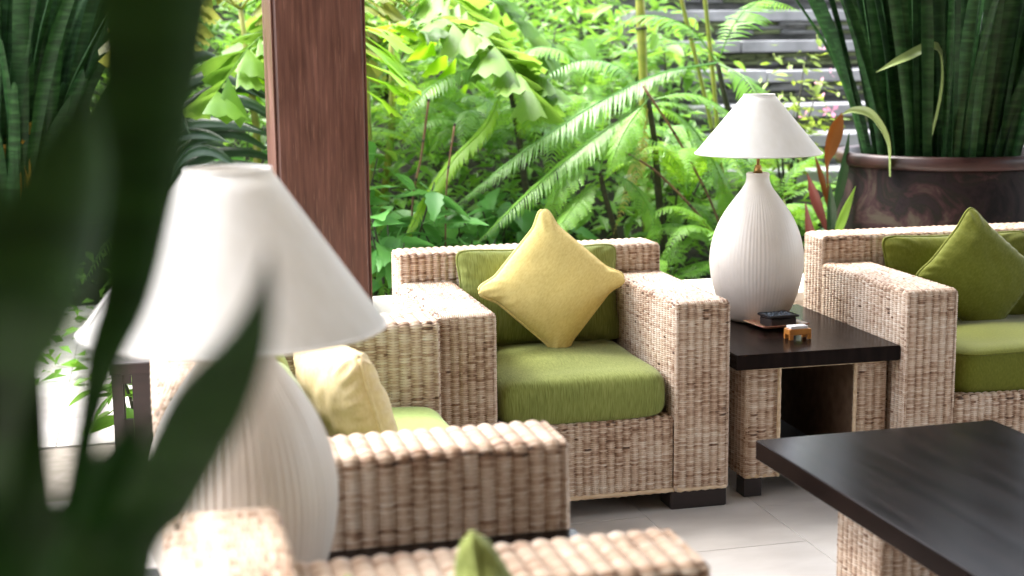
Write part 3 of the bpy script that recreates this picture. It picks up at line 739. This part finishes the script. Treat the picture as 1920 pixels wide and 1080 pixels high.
def leaf_mesh(name, m, L=.15, W=.08, fold=.12, droop=.2, tip=1.0, lobes=0):
    b = MB(); n = 8; v = []; f = []
    for i in range(n+1):
        s = i/n; w = W/2*(math.sin(math.pi*min(1, s*.94+.03)**.8)**.85)*(1-.25*s*tip)
        if lobes and i % 2 and 1 < i < n: w *= 1-lobes
        x = L*s; z = -droop*L*s*s
        v += [(x, -w, z+fold*w), (x, -w*.5, z+fold*w*.35), (x, 0, z), (x, w*.5, z+fold*w*.35), (x, w, z+fold*w)]
    for i in range(n):
        for k in range(4): f.append((i*5+k, i*5+k+1, i*5+6+k, i*5+5+k))
    b.add(v, f, .5)
    b.tube([(-L*.35, 0, .01), (0, 0, 0), (L*.5, 0, -droop*L*.25-.001)], [.0022, .002, .001], 4, tone=.9)
    return b.mesh(name, m)
def wedge_leaflet(b, o, d, nrm, L, W, tone, rr):
    """fishtail palm leaflet: wedge with a ragged end and pleats"""
    d = Vector(d).normalized(); s = d.cross(nrm).normalized(); n = 7; v = [o-s*.004, o+s*.004]; f = []
    mid = []; end = []
    for k in range(n):
        u = k/(n-1)*2-1; zz = (.006 if k % 2 else -.006)*L/.2
        mid.append(o+d*L*.55+s*u*W*.30+Vector(nrm)*zz*.6-Vector((0, 0, .03*L)))
        end.append(o+d*L*(rr.uniform(.84, 1.0)-.10*abs(u))+s*u*W*.5+Vector(nrm)*zz-Vector((0, 0, .16*L)))
    v = [o]+mid+end
    for k in range(n-1): f.append((0, 1+k, 2+k)); f.append((1+k, 1+n+k, 2+n+k, 2+k))
    b.add(v, f, tone)

# --- tree ferns and ferns whose single fronds read in the picture
HERO = {"A1": [[2.637, 6.5, 1.233], [2.295, 6.4, 1.185], [1.9, 6.2, 1.042], [1.506, 6.0, 0.844], [1.193, 5.9, 0.639]], "A2": [[2.637, 6.5, 1.233], [2.526, 6.6, 1.403], [2.32, 6.7, 1.457], [2.111, 6.8, 1.333]], "A3": [[2.637, 6.5, 1.233], [2.702, 6.3, 1.156], [2.723, 6.1, 0.969], [2.721, 6.0, 0.761]], "A4": [[2.637, 6.5, 1.233], [2.771, 6.6, 1.427], [2.95, 6.7, 1.53], [3.196, 6.8, 1.48]],
 "B1": [[2.222, 6.3, 1.08], [2.077, 6.1, 0.996], [1.983, 6.0, 0.9], [1.918, 5.95, 0.767]], "B2": [[2.222, 6.3, 1.068], [1.918, 6.1, 0.93], [1.596, 5.9, 0.748], [1.282, 5.7, 0.538]], "B3": [[2.222, 6.3, 1.068], [2.378, 6.2, 0.972], [2.495, 6.1, 0.736], [2.508, 6.0, 0.506]], "B4": [[2.222, 6.3, 1.08], [2.114, 6.4, 1.224], [1.911, 6.4, 1.25], [1.646, 6.3, 1.138]], "B5": [[2.222, 6.3, 1.043], [2.15, 6.2, 0.835], [2.066, 6.1, 0.702], [1.959, 6.0, 0.505]],
 "C1": [[1.93, 6.1, 0.766], [1.79, 6.0, 0.79], [1.677, 5.9, 0.711], [1.627, 5.85, 0.583]], "C2": [[1.93, 6.1, 0.754], [1.783, 5.9, 0.685], [1.683, 5.8, 0.609], [1.585, 5.7, 0.532]], "C3": [[1.93, 6.1, 0.766], [2.032, 6.0, 0.736], [2.095, 5.9, 0.604], [2.085, 5.8, 0.456]], "C4": [[1.93, 6.1, 0.778], [1.974, 6.2, 0.887], [1.905, 6.3, 0.978], [1.78, 6.3, 0.934]],
 "E1": [[1.611, 6.5, 1.193], [1.474, 6.3, 0.989], [1.283, 6.15, 0.84], [1.11, 6.0, 0.654], [1.01, 5.9, 0.502]], "E2": [[1.611, 6.5, 1.193], [1.671, 6.4, 1.051], [1.619, 6.3, 0.914]], "E3": [[1.611, 6.5, 1.193], [1.437, 6.5, 1.22], [1.22, 6.4, 1.131], [1.055, 6.3, 0.952]], "E4": [[1.611, 6.5, 1.193], [1.765, 6.6, 1.312], [1.948, 6.7, 1.285], [2.049, 6.6, 1.16]]}
def hero_fern(name, label, trunk, fronds, tr=(.022, .012)):
    t = empty(name, trunk[0]); tag(t, label, 'fern'); o = Vector(trunk[0])
    tp = [tuple(Vector(p[:3])-o) for p in curve(trunk, 14)]
    b = MB(); b.tube(tp, [tr[0]+(tr[1]-tr[0])*i/14 for i in range(15)], 8); b.build('trunk', M['stem'], t, smooth=True)
    for key, m, kw in fronds:
        c = [tuple(Vector(p)-o) for p in (HERO[key] if isinstance(key, str) else key)]
        frond(c, **kw).build('frond', M[m], t, smooth=False)
    return t
hero_fern('tree_fern', 'tree fern with long silvery frond sweeping down left above the armchair', [(2.97, 6.62, -.02), (2.90, 6.58, .5), (2.70, 6.5, 1.0), (2.637, 6.5, 1.233)],
 [('A1', 'fern_silver', dict(pin=.19, pairs=92, wid=.062, droop=1.0, fwd=1.0, seed=1, r=.006, tone=.7)), ('A2', 'fern', dict(pin=.16, pairs=36, wid=.10, droop=.7, seed=2)),
  ('A3', 'fern', dict(pin=.15, pairs=34, wid=.10, droop=.8, seed=3)), ('A4', 'fern', dict(pin=.17, pairs=34, wid=.10, droop=.8, seed=4))])
hero_fern('tree_fern', 'tree fern on a dark slim trunk right behind the armchair corner', [(2.40, 6.42, -.02), (2.307, 6.35, .5), (2.256, 6.3, .87), (2.222, 6.3, 1.08)],
 [('B1', 'fern', dict(pin=.115, pairs=24, wid=.16, droop=1.2, lacy=True, seed=5)), ('B2', 'fern', dict(pin=.16, pairs=70, wid=.085, droop=1.1, fwd=.8, seed=6, tone=.8)),
  ('B3', 'fern', dict(pin=.14, pairs=30, wid=.15, droop=.7, lacy=True, seed=7)), ('B4', 'fern_silver', dict(pin=.13, pairs=36, wid=.11, droop=1.3, seed=8)),
  ('B5', 'fern_yellow', dict(pin=.06, pairs=30, wid=.2, droop=.6, seed=9)), ([(2.222, 6.3, 1.07), (2.40, 6.2, 1.10), (2.56, 6.1, 1.0), (2.66, 6.0, .85)], 'fern', dict(pin=.13, pairs=32, wid=.14, droop=.6, lacy=True, seed=10))])
hero_fern('tree_fern', 'small leaning tree fern right behind the tip of the yellow pillow', [(2.10, 6.24, -.02), (2.05, 6.2, .40), (1.95, 6.1, .68), (1.93, 6.1, .77)],
 [('C1', 'fern', dict(pin=.11, pairs=26, wid=.15, droop=1.0, lacy=True, seed=11, tone=.8)), ('C2', 'fern', dict(pin=.10, pairs=28, wid=.16, droop=.8, lacy=True, seed=12)),
  ('C3', 'fern', dict(pin=.11, pairs=26, wid=.15, droop=.9, lacy=True, seed=13)), ('C4', 'fern', dict(pin=.10, pairs=26, wid=.15, droop=.9, lacy=True, seed=14))], (.016, .010))
hero_fern('tree_fern', 'fern with narrow lime-yellow frond hanging beside the pillar', [(1.80, 6.75, .0), (1.74, 6.65, .6), (1.64, 6.52, 1.1), (1.611, 6.5, 1.193)],
 [('E1', 'fern_lime', dict(pin=.10, pairs=110, wid=.12, droop=.8, fwd=.8, seed=15, tone=.8)), ('E2', 'fern_lime', dict(pin=.09, pairs=34, wid=.13, droop=.6, seed=16)),
  ('E3', 'fern_silver', dict(pin=.15, pairs=40, wid=.09, droop=.7, seed=17)), ('E4', 'fern_silver', dict(pin=.14, pairs=36, wid=.10, droop=.8, seed=18))], (.02, .012))

# --- ferns growing on the bank: shared frond meshes, each fern its own turn and size
FM = {}
for k, (m, lacy, pin, prs) in enumerate((('fern', True, .13, 26), ('fern', False, .12, 34), ('fern_silver', False, .13, 34), ('fern_lime', True, .11, 26))):
    ctrl = [(0, 0, 0), (.22, 0, .20), (.47, 0, .24), (.72, 0, .06)]
    FM[k] = frond(ctrl, pin=pin, pairs=prs, wid=.15 if lacy else .12, lacy=lacy, droop=.7, seed=50+k, r=.0035).mesh('frond', M[m], False)
def bank_fern(loc, size, nf, kinds, label, lean=0.0):
    t = empty('fern', loc); tag(t, label, 'fern', 'ferns growing on the garden bank'); a0 = rng.uniform(0, 6)
    for k in range(nf):
        a = a0+2*math.pi*k/nf+rng.uniform(-.2, .2); e = rng.uniform(-.25, .35)
        inst('frond', FM[rng.choice(kinds)], t, (0, 0, 0), (0, -e, a), size*rng.uniform(.8, 1.15))
    return t
ferns = [((2.33, 5.85, .10), .62, 11, (0,), 'low lacy fern between the armchair and the far lamp'),
 ((2.62, 5.75, .25), .60, 9, (0, 1), 'fern spreading under the far lamp shade'),
 ((2.05, 6.0, .12), .5, 9, (0,), 'small fern low behind the armchair back'),
 ((2.75, 7.0, .55), .95, 12, (1, 2), 'large comb-leaved fern at the top beside the stone steps'),
 ((2.25, 7.2, .75), .9, 12, (1, 0), 'bright fern under the yellow-green cane'),
 ((1.75, 7.3, .80), .9, 12, (0, 2), 'fern high behind the leaning tree fern'),
 ((1.35, 7.1, .80), .85, 11, (2, 3), 'pale fern behind the fishtail palm'),
 ((1.60, 6.3, .05), .55, 9, (0,), 'shaded fern at the foot of the garden behind the armchair'),
 ((2.9, 6.4, .55), .7, 10, (1,), 'fern behind the lamp shade beside the clay pot'),
 ((3.2, 7.3, .50), .7, 10, (0, 3), 'fern at the left foot of the stone steps'),
 ((.95, 7.4, .75), .9, 11, (1, 3), 'bright fern seen just right of the pillar top'),
 ((2.5, 8.0, 1.0), 1.0, 12, (0, 1), 'fern far up the bank near the top edge'),
 ((1.9, 8.3, 1.1), 1.0, 12, (2, 1), 'fern at the top of the bank above the pillow'),
 ((.75, 5.75, .05), .45, 9, (0, 1), 'small bright fern at the foot of the pillar'),
 ((.25, 7.5, .3), .9, 11, (1, 0), 'fern left of the pillar behind the dark strap leaves'),
 ((2.12, 5.95, .22), .62, 11, (0,), 'lacy fern right of the leaning tree fern, over the chair back'),
 ((2.48, 6.0, .40), .70, 12, (0,), 'lacy fern left of the far lamp base'),
 ((2.42, 6.3, .62), .75, 12, (0, 3), 'lacy fern left of the far lamp shade'),
 ((2.0, 6.6, .75), .85, 12, (0, 1), 'fern with drooping fronds above the long silvery frond'),
 ((1.55, 6.7, .85), .8, 12, (2, 0), 'silvery fern at top centre beside the fishtail palm'),
 ((2.9, 6.1, .45), .55, 10, (0,), 'lacy fern touching the right side of the far lamp shade'),
 ((1.05, 6.2, .25), .6, 10, (0,), 'lacy fern among the blue-green leaves beside the pillar'),
 ((-.4, 7.8, .5), 1.0, 11, (1, 3), 'bright fern glimpsed between the snake plant leaves at far left')]
for a in ferns: bank_fern(*a)

# --- fishtail palms
def fishtail(loc, crown, label, nf, seed, sc=1.0, mats=('palm',), aim=None):
    rr = random.Random(seed); t = empty('fishtail_palm', loc); tag(t, label, 'palm'); o = Vector(loc); c = Vector(crown)-o
    b = MB(); b.tube([(0, 0, 0), tuple(c*.5+Vector((.03, 0, 0))), tuple(c)], [.022, .018, .012], 7); b.build('trunk', M['stem_green'], t, smooth=True)
    for k in range(nf):
        a = (aim[k] if aim else 2*math.pi*k/nf+rr.uniform(-.3, .3)); L = sc*rr.uniform(.55, .75)
        dx, dy = math.cos(a), math.sin(a)
        ct_ = [c, c+Vector((dx*L*.4, dy*L*.4, L*.22)), c+Vector((dx*L*.8, dy*L*.8, L*.12)), c+Vector((dx*L*1.1, dy*L*1.1, -L*.18))]
        b = MB(); P = [Vector(p) for p in curve([tuple(q) for q in ct_], 12)]; b.tube(P, [.006-.0003*i for i in range(13)], 5, tone=.3)
        for i in range(3, 13):
            p = P[i]; tt = (P[min(i+1, 12)]-P[i-1]).normalized(); sd = tt.cross(Vector((0, 0, 1))).normalized()
            for sg in (-1, 1):
                d = sd*sg+tt*rr.uniform(.3, .8)+Vector((0, 0, rr.uniform(-.5, .25)))
                wedge_leaflet(b, p, d, (Vector((0, 0, 1))+sd*rr.uniform(-.5, .5)-tt*.3).normalized(), sc*rr.uniform(.20, .30), sc*rr.uniform(.12, .20), rr.random(), rr)
        b.build('frond', M[rr.choice(mats)], t, smooth=True)
    return t
fishtail((.95, 6.75, .25), (.99, 6.65, 1.28), 'fishtail palm with ragged wedge leaves right of the pillar', 7, 1, 1.0, ('palm', 'palm', 'fern_lime'))
fishtail((1.15, 7.3, .5), (1.2, 7.2, 1.45), 'pale fishtail palm farther back above the lime fern', 7, 2, 1.0, ('palm', 'palm_yellow', 'palm'))
fishtail((.50, 7.0, .4), (.45, 6.85, 1.50), 'yellow-leaved fishtail palm just left of the pillar top', 6, 3, .8, ('palm_yellow', 'palm_yellow', 'palm'))

# --- broad-leaved shrubs, each leaf its own piece
LM = {'broad': leaf_mesh('leaf', M['broad'], .17, .10, .2, .25, lobes=.0), 'lobed': leaf_mesh('leaf', M['broad'], .20, .12, .2, .3, lobes=.22), 'palm': leaf_mesh('leaf', M['palm'], .13, .065, .25, .2),
      'under': leaf_mesh('leaf', M['under'], .13, .06, .2, .25), 'lime': leaf_mesh('leaf', M['lime_small'], .055, .032, .2, .15)}
def shrub(loc, h, rad, nl, kinds, label, name='leafy_shrub', group='leafy shrubs on the garden bank', sc=1.0, cat='shrub'):
    t = empty(name, loc); tag(t, label, cat, group)
    ns = 5
    tips = []
    for k in range(ns):
        a = 2*math.pi*k/ns+rng.uniform(-.4, .4); r = rad*rng.uniform(.3, .8); tip = Vector((r*math.cos(a), r*math.sin(a), h*rng.uniform(.7, 1)))
        b = MB(); b.tube([(0, 0, 0), tuple(tip*.5+Vector((0, 0, h*.12))), tuple(tip)], [.009, .006, .003], 5); b.build('stem', M['stem'], t, smooth=True); tips.append(tip)
    for i in range(nl):
        tp = tips[i % ns]; s = rng.uniform(.35, 1.0); p = tp*s+Vector((0, 0, h*.12*math.sin(math.pi*s)))
        p += Vector((rng.gauss(0, rad*.28), rng.gauss(0, rad*.28), rng.gauss(0, h*.08)))
        a = math.atan2(p.y, p.x)+rng.gauss(0, .7)
        inst('leaf', LM[rng.choice(kinds)], t, p, (rng.gauss(0, .35), rng.uniform(-.35, .75), a), sc*rng.uniform(.7, 1.25))
    return t
shrubs = [((.98, 5.95, .02), .75, .28, 60, ('lobed', 'broad'), 'blue-green broad-leaved shrub between the pillar and the armchair'),
 ((1.30, 6.05, .04), .55, .26, 50, ('broad', 'lobed'), 'dark broad-leaved shrub directly behind the armchair back, beside the lime frond'),
 ((.82, 6.25, .06), .95, .25, 45, ('palm', 'broad'), 'bright shrub hugging the right side of the pillar'),
 ((1.62, 6.7, .15), .55, .35, 60, ('broad',), 'deep green shrub in the shade behind the silvery frond'),
 ((2.45, 6.65, .15), .75, .35, 70, ('under', 'palm'), 'green shrub behind the dark slim trunk'),
 ((3.0, 6.15, .02), .55, .22, 45, ('palm', 'under'), 'leafy shrub between far lamp and clay pot'),
 ((.42, 7.35, .12), .85, .34, 60, ('palm', 'broad'), 'sunny green shrub left of the pillar above the near lamp'),
 ((-.1, 7.45, .1), 1.0, .4, 60, ('palm', 'under'), 'shrub behind the dark strap leaves at left'),
 ((-.75, 7.8, .2), 1.0, .45, 60, ('under', 'palm'), 'shrub behind the potted snake plant at far left'),
 ((2.05, 7.6, .75), .7, .45, 70, ('under', 'palm'), 'shrub near the top edge behind the canes'),
 ((2.85, 7.7, .7), .8, .4, 70, ('under', 'palm'), 'shrub crowding the left edge of the stone steps'),
 ((1.3, 8.1, 1.0), .7, .5, 70, ('palm', 'under'), 'shrub at the top of the bank right of the pillar'),
 ((.1, 8.3, .6), .9, .5, 70, ('under', 'palm'), 'shrub at the top of the bank left of the pillar'),
 ((-.06, 4.80, 0), .40, .12, 45, ('under', 'palm'), 'small green plant behind the dark wooden stand')]
for a in shrubs: shrub(*a, sc=(.62 if a[1] < .4 else 1.0))
# flowering shrub by the steps
bg = shrub((3.22, 6.95, .35), .92, .26, 210, ('lime',), 'lime-leaved shrub with pink blossoms in front of the stone steps', 'flowering_shrub', 'flowering shrub', 1.0)
pk = MB()
for k in range(3):
    a = 2*math.pi*k/3; pk.add([(0, 0, 0), (.03*math.cos(a-.5), .03*math.sin(a-.5), .012), (.045*math.cos(a), .045*math.sin(a), .02), (.03*math.cos(a+.5), .03*math.sin(a+.5), .012)], [(0, 1, 2, 3)])
pk = pk.mesh('blossom', M['pink'], False)
for k in range(9):
    p = Vector((rng.gauss(.12, .10), rng.gauss(-.12, .08), rng.uniform(.55, .95))); inst('blossom', pk, bg, p, (rng.uniform(-.8, .8)+.6, rng.uniform(-.6, .6), rng.uniform(0, 6)), rng.uniform(.6, 1.1))
# canes and dry stalks
def cane(name, label, pts, r, m, cat):
    t = empty(name, pts[0]); tag(t, label, cat); o = Vector(pts[0]); c = curve(pts, 16)
    b = MB(); b.tube([tuple(Vector(p)-o) for p in c], [r*(1.0+.18*(i % 4 == 0)) for i in range(17)], 8); b.build('stalk', M[m], t, smooth=True)
    for i in range(4, 17, 4):
        n_ = MB(); p = Vector(c[i])-o; d = (Vector(c[min(i+1, 16)])-Vector(c[i-1])).normalized(); n_.tube([p-d*.006, p+d*.006], r*1.35, 8); n_.build('node', M['stem'], t, smooth=True)
cane('bamboo_cane', 'thick yellow-green cane at the top edge above the armchair', [(2.47, 7.0, .3), (2.45, 7.0, .9), (2.44, 7.0, 1.25), (2.40, 7.0, 1.95)], .024, 'stem_green', 'cane')
cane('bamboo_cane', 'green cane leaning left towards the far lamp shade', [(2.93, 6.8, .1), (2.81, 6.8, .62), (2.66, 6.8, 1.2), (2.48, 6.8, 1.85)], .011, 'stem_green', 'cane')
cane('bamboo_cane', 'upright green cane directly above the far lamp shade', [(2.86, 6.9, .1), (2.83, 6.9, .52), (2.79, 6.9, 1.05), (2.69, 6.9, 1.85)], .012, 'stem_green', 'cane')
cane('dry_stalk', 'thin reddish stalk slanting down to the right of the slim trunk', [(2.18, 6.25, 1.14), (2.36, 6.2, .85), (2.50, 6.1, .50), (2.56, 6.05, .05)], .0055, 'stem_red', 'stalk')
cane('dry_stalk', 'thin pale stalk hanging beside the blue-green shrub', [(1.08, 6.1, .05), (1.087, 6.1, .62), (1.134, 6.1, .87), (1.17, 6.1, 1.1)], .005, 'stem_red', 'stalk')
cane('dry_stalk', 'thin pale stalk behind the armchair near the lime frond', [(1.205, 6.0, .05), (1.21, 6.0, .47), (1.222, 6.0, .76), (1.26, 6.0, 1.0)], .004, 'stem_red', 'stalk')
cane('dry_stalk', 'reddish stalk crossing low between slim trunk and far lamp', [(2.05, 6.15, .86), (2.22, 6.1, .74), (2.45, 6.0, .45), (2.60, 5.95, .05)], .005, 'stem_red', 'stalk')

# --- undergrowth covering the bank (one mass)
ub = MB(); rr = random.Random(5)
for i in range(32000):
    x = rr.uniform(-2.2, 5.2); y = 5.75+rr.random()**.8*5.5
    if y < 6.5 and rr.random() < .55: continue
    if x > 3.05+(y-7)*.12 and 6.9 < y < 9.6 and x < 5.6: continue
    z = bank_z(x, y)+rr.random()**1.5*(.30+.30*min(1, max(0, y-6.2))+.1*max(0, y-7)); L = rr.uniform(.05, .13); W = L*rr.uniform(.3, .55)
    a = rr.uniform(0, 6.28); e = rr.uniform(-.7, .5); d = Vector((math.cos(a)*math.cos(e), math.sin(a)*math.cos(e), math.sin(e))); s = d.cross(Vector((rr.uniform(-.4, .4), rr.uniform(-.6, .2), 1))).normalized()
    o = Vector((x, y, z)); mid = o+d*L*.5+Vector((0, 0, L*.07))
    ub.add([o, mid-s*W*.5, o+d*L-Vector((0, 0, L*.12)), mid+s*W*.5], [(0, 1, 2), (0, 2, 3)], rr.random())
tag(ub.build('undergrowth', M['under']), 'mixed green undergrowth covering the garden bank', 'undergrowth', kind='stuff')

# --- snake plants and pots
def pot(name, parent, r_rim, r_belly, h, m, mr, n=56):
    b = MB(); prof = [(.01, 0), (r_belly*.62, 0), (r_belly*.80, h*.12), (r_belly*.95, h*.38), (r_belly, h*.62), (r_belly*.975, h*.85), (r_rim*.93, h*.93), (r_rim*.90, h*.945)]
    b.lathe([tuple(q) for q in curve(prof, 30)], n); p = b.build(name, M[m], parent, smooth=True)
    rb_ = MB(); rb_.lathe([(r_rim*.90, h*.93), (r_rim*.985, h*.935), (r_rim, h*.955), (r_rim, h*.985), (r_rim*.985, h), (r_rim*.93, h), (r_rim*.90, h*.99), (r_rim*.86, h*.8)], n); rb_.build('rim', M[mr], p, smooth=True)
    s_ = MB(); s_.lathe([(.001, h*.88), (r_rim*.5, h*.89), (r_rim*.9, h*.88)], 24); s_.build('soil', M['soil'], p, smooth=True)
def snake_leaves(parent, n, rad, zr, hmin, hmax, wmin, wmax, spread, m, seed, droop=.0):
    rr = random.Random(seed)
    for i in range(n):
        a = rr.uniform(0, 2*math.pi); r = rad*math.sqrt(rr.random()); x, y = r*math.cos(a), r*math.sin(a)
        h = rr.uniform(hmin, hmax); out = spread*(r/rad)*h*rr.uniform(.5, 1.3); w = rr.uniform(wmin, wmax); ca, sa = math.cos(a+rr.uniform(-.5, .5)), math.sin(a+rr.uniform(-.5, .5))
        sa2 = rr.uniform(0, math.pi)
        ctrl = [(x, y, zr, w*.55), (x+ca*out*.2, y+sa*out*.2, zr+h*.3, w*.85), (x+ca*out*.55, y+sa*out*.55, zr+h*.65, w), (x+ca*out*(1+droop), y+sa*out*(1+droop), zr+h*(1-droop*.3), w*.5), (x+ca*out*(1.1+droop), y+sa*out*(1.1+droop), zr+h*(1.06-droop*.4), .001)]
        b = MB(); blade(b, ctrl, (math.cos(sa2), math.sin(sa2)*.6, 0), 16, cup=.16, twist=rr.uniform(-.8, .8)); b.build('leaf', M[m], parent, smooth=True)
big = empty('potted_snake_plant', (3.36, 5.66, .02)); tag(big, 'tall dark snake plant in a big dark clay pot behind the right sofa', 'potted plant')
pot('pot', big, .47, .455, .84, 'terracotta', 'terracotta_rim', 72)
snake_leaves(big, 135, .38, .74, .75, 1.4, .038, .068, .42, 'sansev', 21, .08)
for ctrl, m in (([(-.40, -.25, .76, .03), (-.43, -.28, .90, .055), (-.52, -.31, 1.01, .055), (-.61, -.33, 1.035, .03), (-.67, -.34, 1.02, .002)], 'olive_leaf'),
                ([(-.25, -.24, .78, .02), (-.20, -.28, 1.10, .04), (-.24, -.31, 1.28, .045), (-.40, -.34, 1.24, .04), (-.53, -.35, 1.185, .002)], 'olive_leaf')):
    b = MB(); blade(b, ctrl, (.3, .6, .7), 18, cup=.2); b.build('leaf', M[m], big, smooth=True)
# coloured cordyline between lamp and pot
cl = empty('croton_plant', (2.80, 5.66, .0)); tag(cl, 'croton with upright orange and dark red leaves left of the clay pot', 'plant')
b = MB(); b.tube([(0, 0, 0), (.02, 0, .3), (.02, 0, .62)], .008, 6); b.build('stem', M['stem'], cl, smooth=True)
for ctrl, m in (([(.02, 0, .60, .010), (-.01, -.02, .80, .014), (-.005, -.03, .87, .06), (.02, -.03, .96, .075), (.05, -.03, 1.03, .010)], 'cord_orange'), ([(.02, 0, .55, .015), (.07, 0, .75, .05), (.10, 0, .95, .003)], 'dracaena'),
                ([(.02, 0, .5, .012), (-.05, .0, .66, .05), (-.10, -.02, .78, .003)], 'cord_red'), ([(.0, 0, .35, .012), (-.08, -.03, .5, .05), (-.12, -.05, .66, .004)], 'cord_red'),
                ([(.0, 0, .3, .012), (-.16, -.03, .42, .06), (-.2, -.05, .55, .06), (-.22, -.05, .68, .004)], 'olive_leaf'), ([(.02, 0, .4, .012), (.06, -.03, .58, .05), (.11, -.05, .72, .004)], 'palm'),
                ([(.0, 0, .25, .012), (-.22, -.03, .40, .07), (-.27, -.05, .55, .06), (-.29, -.05, .66, .004)], 'cord_red'), ([(.02, 0, .45, .012), (.0, -.05, .6, .05), (-.02, -.07, .74, .004)], 'dracaena'), ([(.02, 0, .6, .01), (-.02, 0, .74, .03), (-.06, 0, .86, .003)], 'cord_orange')):
    b = MB(); blade(b, ctrl, (1, .15, .1), 12, cup=.2); b.build('leaf', M[m], cl, smooth=True)
# snake plant on the wall at far left
ls = empty('potted_snake_plant', (-.66, 7.32, .0)); tag(ls, 'dark snake plant in a brown clay pot across the bright paving, far left', 'potted plant')
pot('pot', ls, .27, .26, .58, 'pot_orange', 'pot_orange', 48)
snake_leaves(ls, 170, .25, .50, .65, 1.6, .050, .085, .48, 'sansev', 33, .1)
for k in range(4):
    b = MB(); x = .02+.03*k; blade(b, [(x, -.2, .55, .012), (x+.02, -.26, .75, .026), (x+.0, -.30, .90+.03*k, .024), (x+.06, -.32, .87+.04*k, .02), (x+.08, -.31, .95+.03*k, .002)], (1, .2, .1), 12, cup=.3); b.build('leaf', M['dry'], ls, smooth=True)
# arching strap-leaved plant on the wall
dr = empty('potted_dracaena', (.05, 6.75, .0)); tag(dr, 'dark arching strap-leaved plant standing on the paving left of the pillar', 'potted plant')
pot('pot', dr, .16, .155, .34, 'terracotta', 'terracotta_rim', 40)
b = MB(); b.tube([(0, 0, .28), (.01, 0, .98)], .018, 8); b.build('stem', M['stem'], dr, smooth=True)
rr = random.Random(11)
for k in range(22):
    a = rr.uniform(0, 2*math.pi) if k > 9 else rr.uniform(-.9, .3); L = rr.uniform(.40, .66); z = rr.uniform(.70, 1.06); up = rr.uniform(.06, .36); ca, sa = math.cos(a), math.sin(a)
    b = MB(); blade(b, [(ca*.01, sa*.01, z-.03, .015), (ca*L*.3, sa*L*.3, z+up*.7, .058), (ca*L*.65, sa*L*.65, z+up*.85, .050), (ca*L, sa*L, z+up*.35, .002)], (-sa*.55, ca*.55, .75), 12, cup=.2); b.build('leaf', M['dracaena'], dr, smooth=True)
# close foreground snake plant
fg = empty('potted_snake_plant', (-.05, .78, 0)); tag(fg, 'large out-of-focus snake plant close to the viewer along the left edge', 'potted plant')
pot('pot', fg, .17, .165, .70, 'terracotta', 'terracotta_rim', 48)
FG = [
 [(-0.045, 0.79, 0.66, 0.0194), (-0.052, 0.79, 0.9, 0.0173), (-0.055, 0.79, 1.049, 0.0151), (-0.044, 0.78, 1.105, 0.0146), (-0.034, 0.77, 1.148, 0.0167), (-0.026, 0.76, 1.177, 0.0227), (-0.014, 0.76, 1.205, 0.0286), (-0.005, 0.76, 1.248, 0.0367), (0.002, 0.76, 1.302, 0.0486), (0.01, 0.76, 1.37, 0.0605), (0.018, 0.76, 1.46, 0.0594), (0.028, 0.76, 1.56, 0.0324), (0.032, 0.76, 1.61, 0.0022)],
 [(-0.085, 0.79, 0.66, 0.025), (-0.092, 0.78, 0.9, 0.028), (-0.09, 0.77, 1.058, 0.026), (-0.083, 0.74, 1.132, 0.026), (-0.072, 0.72, 1.177, 0.033), (-0.055, 0.7, 1.217, 0.046), (-0.044, 0.7, 1.251, 0.048), (-0.033, 0.7, 1.281, 0.036), (-0.024, 0.7, 1.316, 0.003)],
 [(-0.03, 0.8, 0.66, 0.0275), (-0.03, 0.79, 0.9, 0.033), (-0.024, 0.76, 1.057, 0.0341), (-0.005, 0.73, 1.102, 0.0385), (0.012, 0.71, 1.14, 0.0407), (0.025, 0.7, 1.165, 0.0396), (0.04, 0.69, 1.19, 0.0253), (0.049, 0.68, 1.215, 0.011), (0.053, 0.68, 1.238, 0.0011)],
 [(-0.08, 0.8, 0.66, 0.03), (-0.083, 0.78, 0.9, 0.05), (-0.079, 0.76, 1.05, 0.056), (-0.078, 0.75, 1.12, 0.048), (-0.08, 0.75, 1.19, 0.05), (-0.082, 0.75, 1.25, 0.03), (-0.084, 0.75, 1.31, 0.002)],
 [(-0.02, 0.82, 0.66, 0.0416), (-0.035, 0.82, 0.9, 0.0624), (-0.045, 0.81, 1.03, 0.0624), (-0.03, 0.81, 1.09, 0.0374), (-0.012, 0.81, 1.13, 0.0042)],
 [(-0.06, 0.83, 0.66, 0.024), (-0.1, 0.85, 0.9, 0.048), (-0.11, 0.86, 1.1, 0.054), (-0.115, 0.87, 1.3, 0.048), (-0.12, 0.88, 1.5, 0.0048)],
 [(-0.03, 0.74, 0.66, 0.0442), (-0.045, 0.72, 0.88, 0.0774), (-0.048, 0.7, 1.0, 0.0796), (-0.046, 0.7, 1.07, 0.0486), (-0.042, 0.7, 1.11, 0.0044)]]
for k, c in enumerate(FG):
    b = MB(); blade(b, [(x+.05, y-.78, z, w) for x, y, z, w in c], (1, -.2+.1*k, 0) if k != 1 else (1, -.3, 0), 40, cup=.14, cols=6); b.build('leaf', M['sansev_near'], fg, smooth=True)
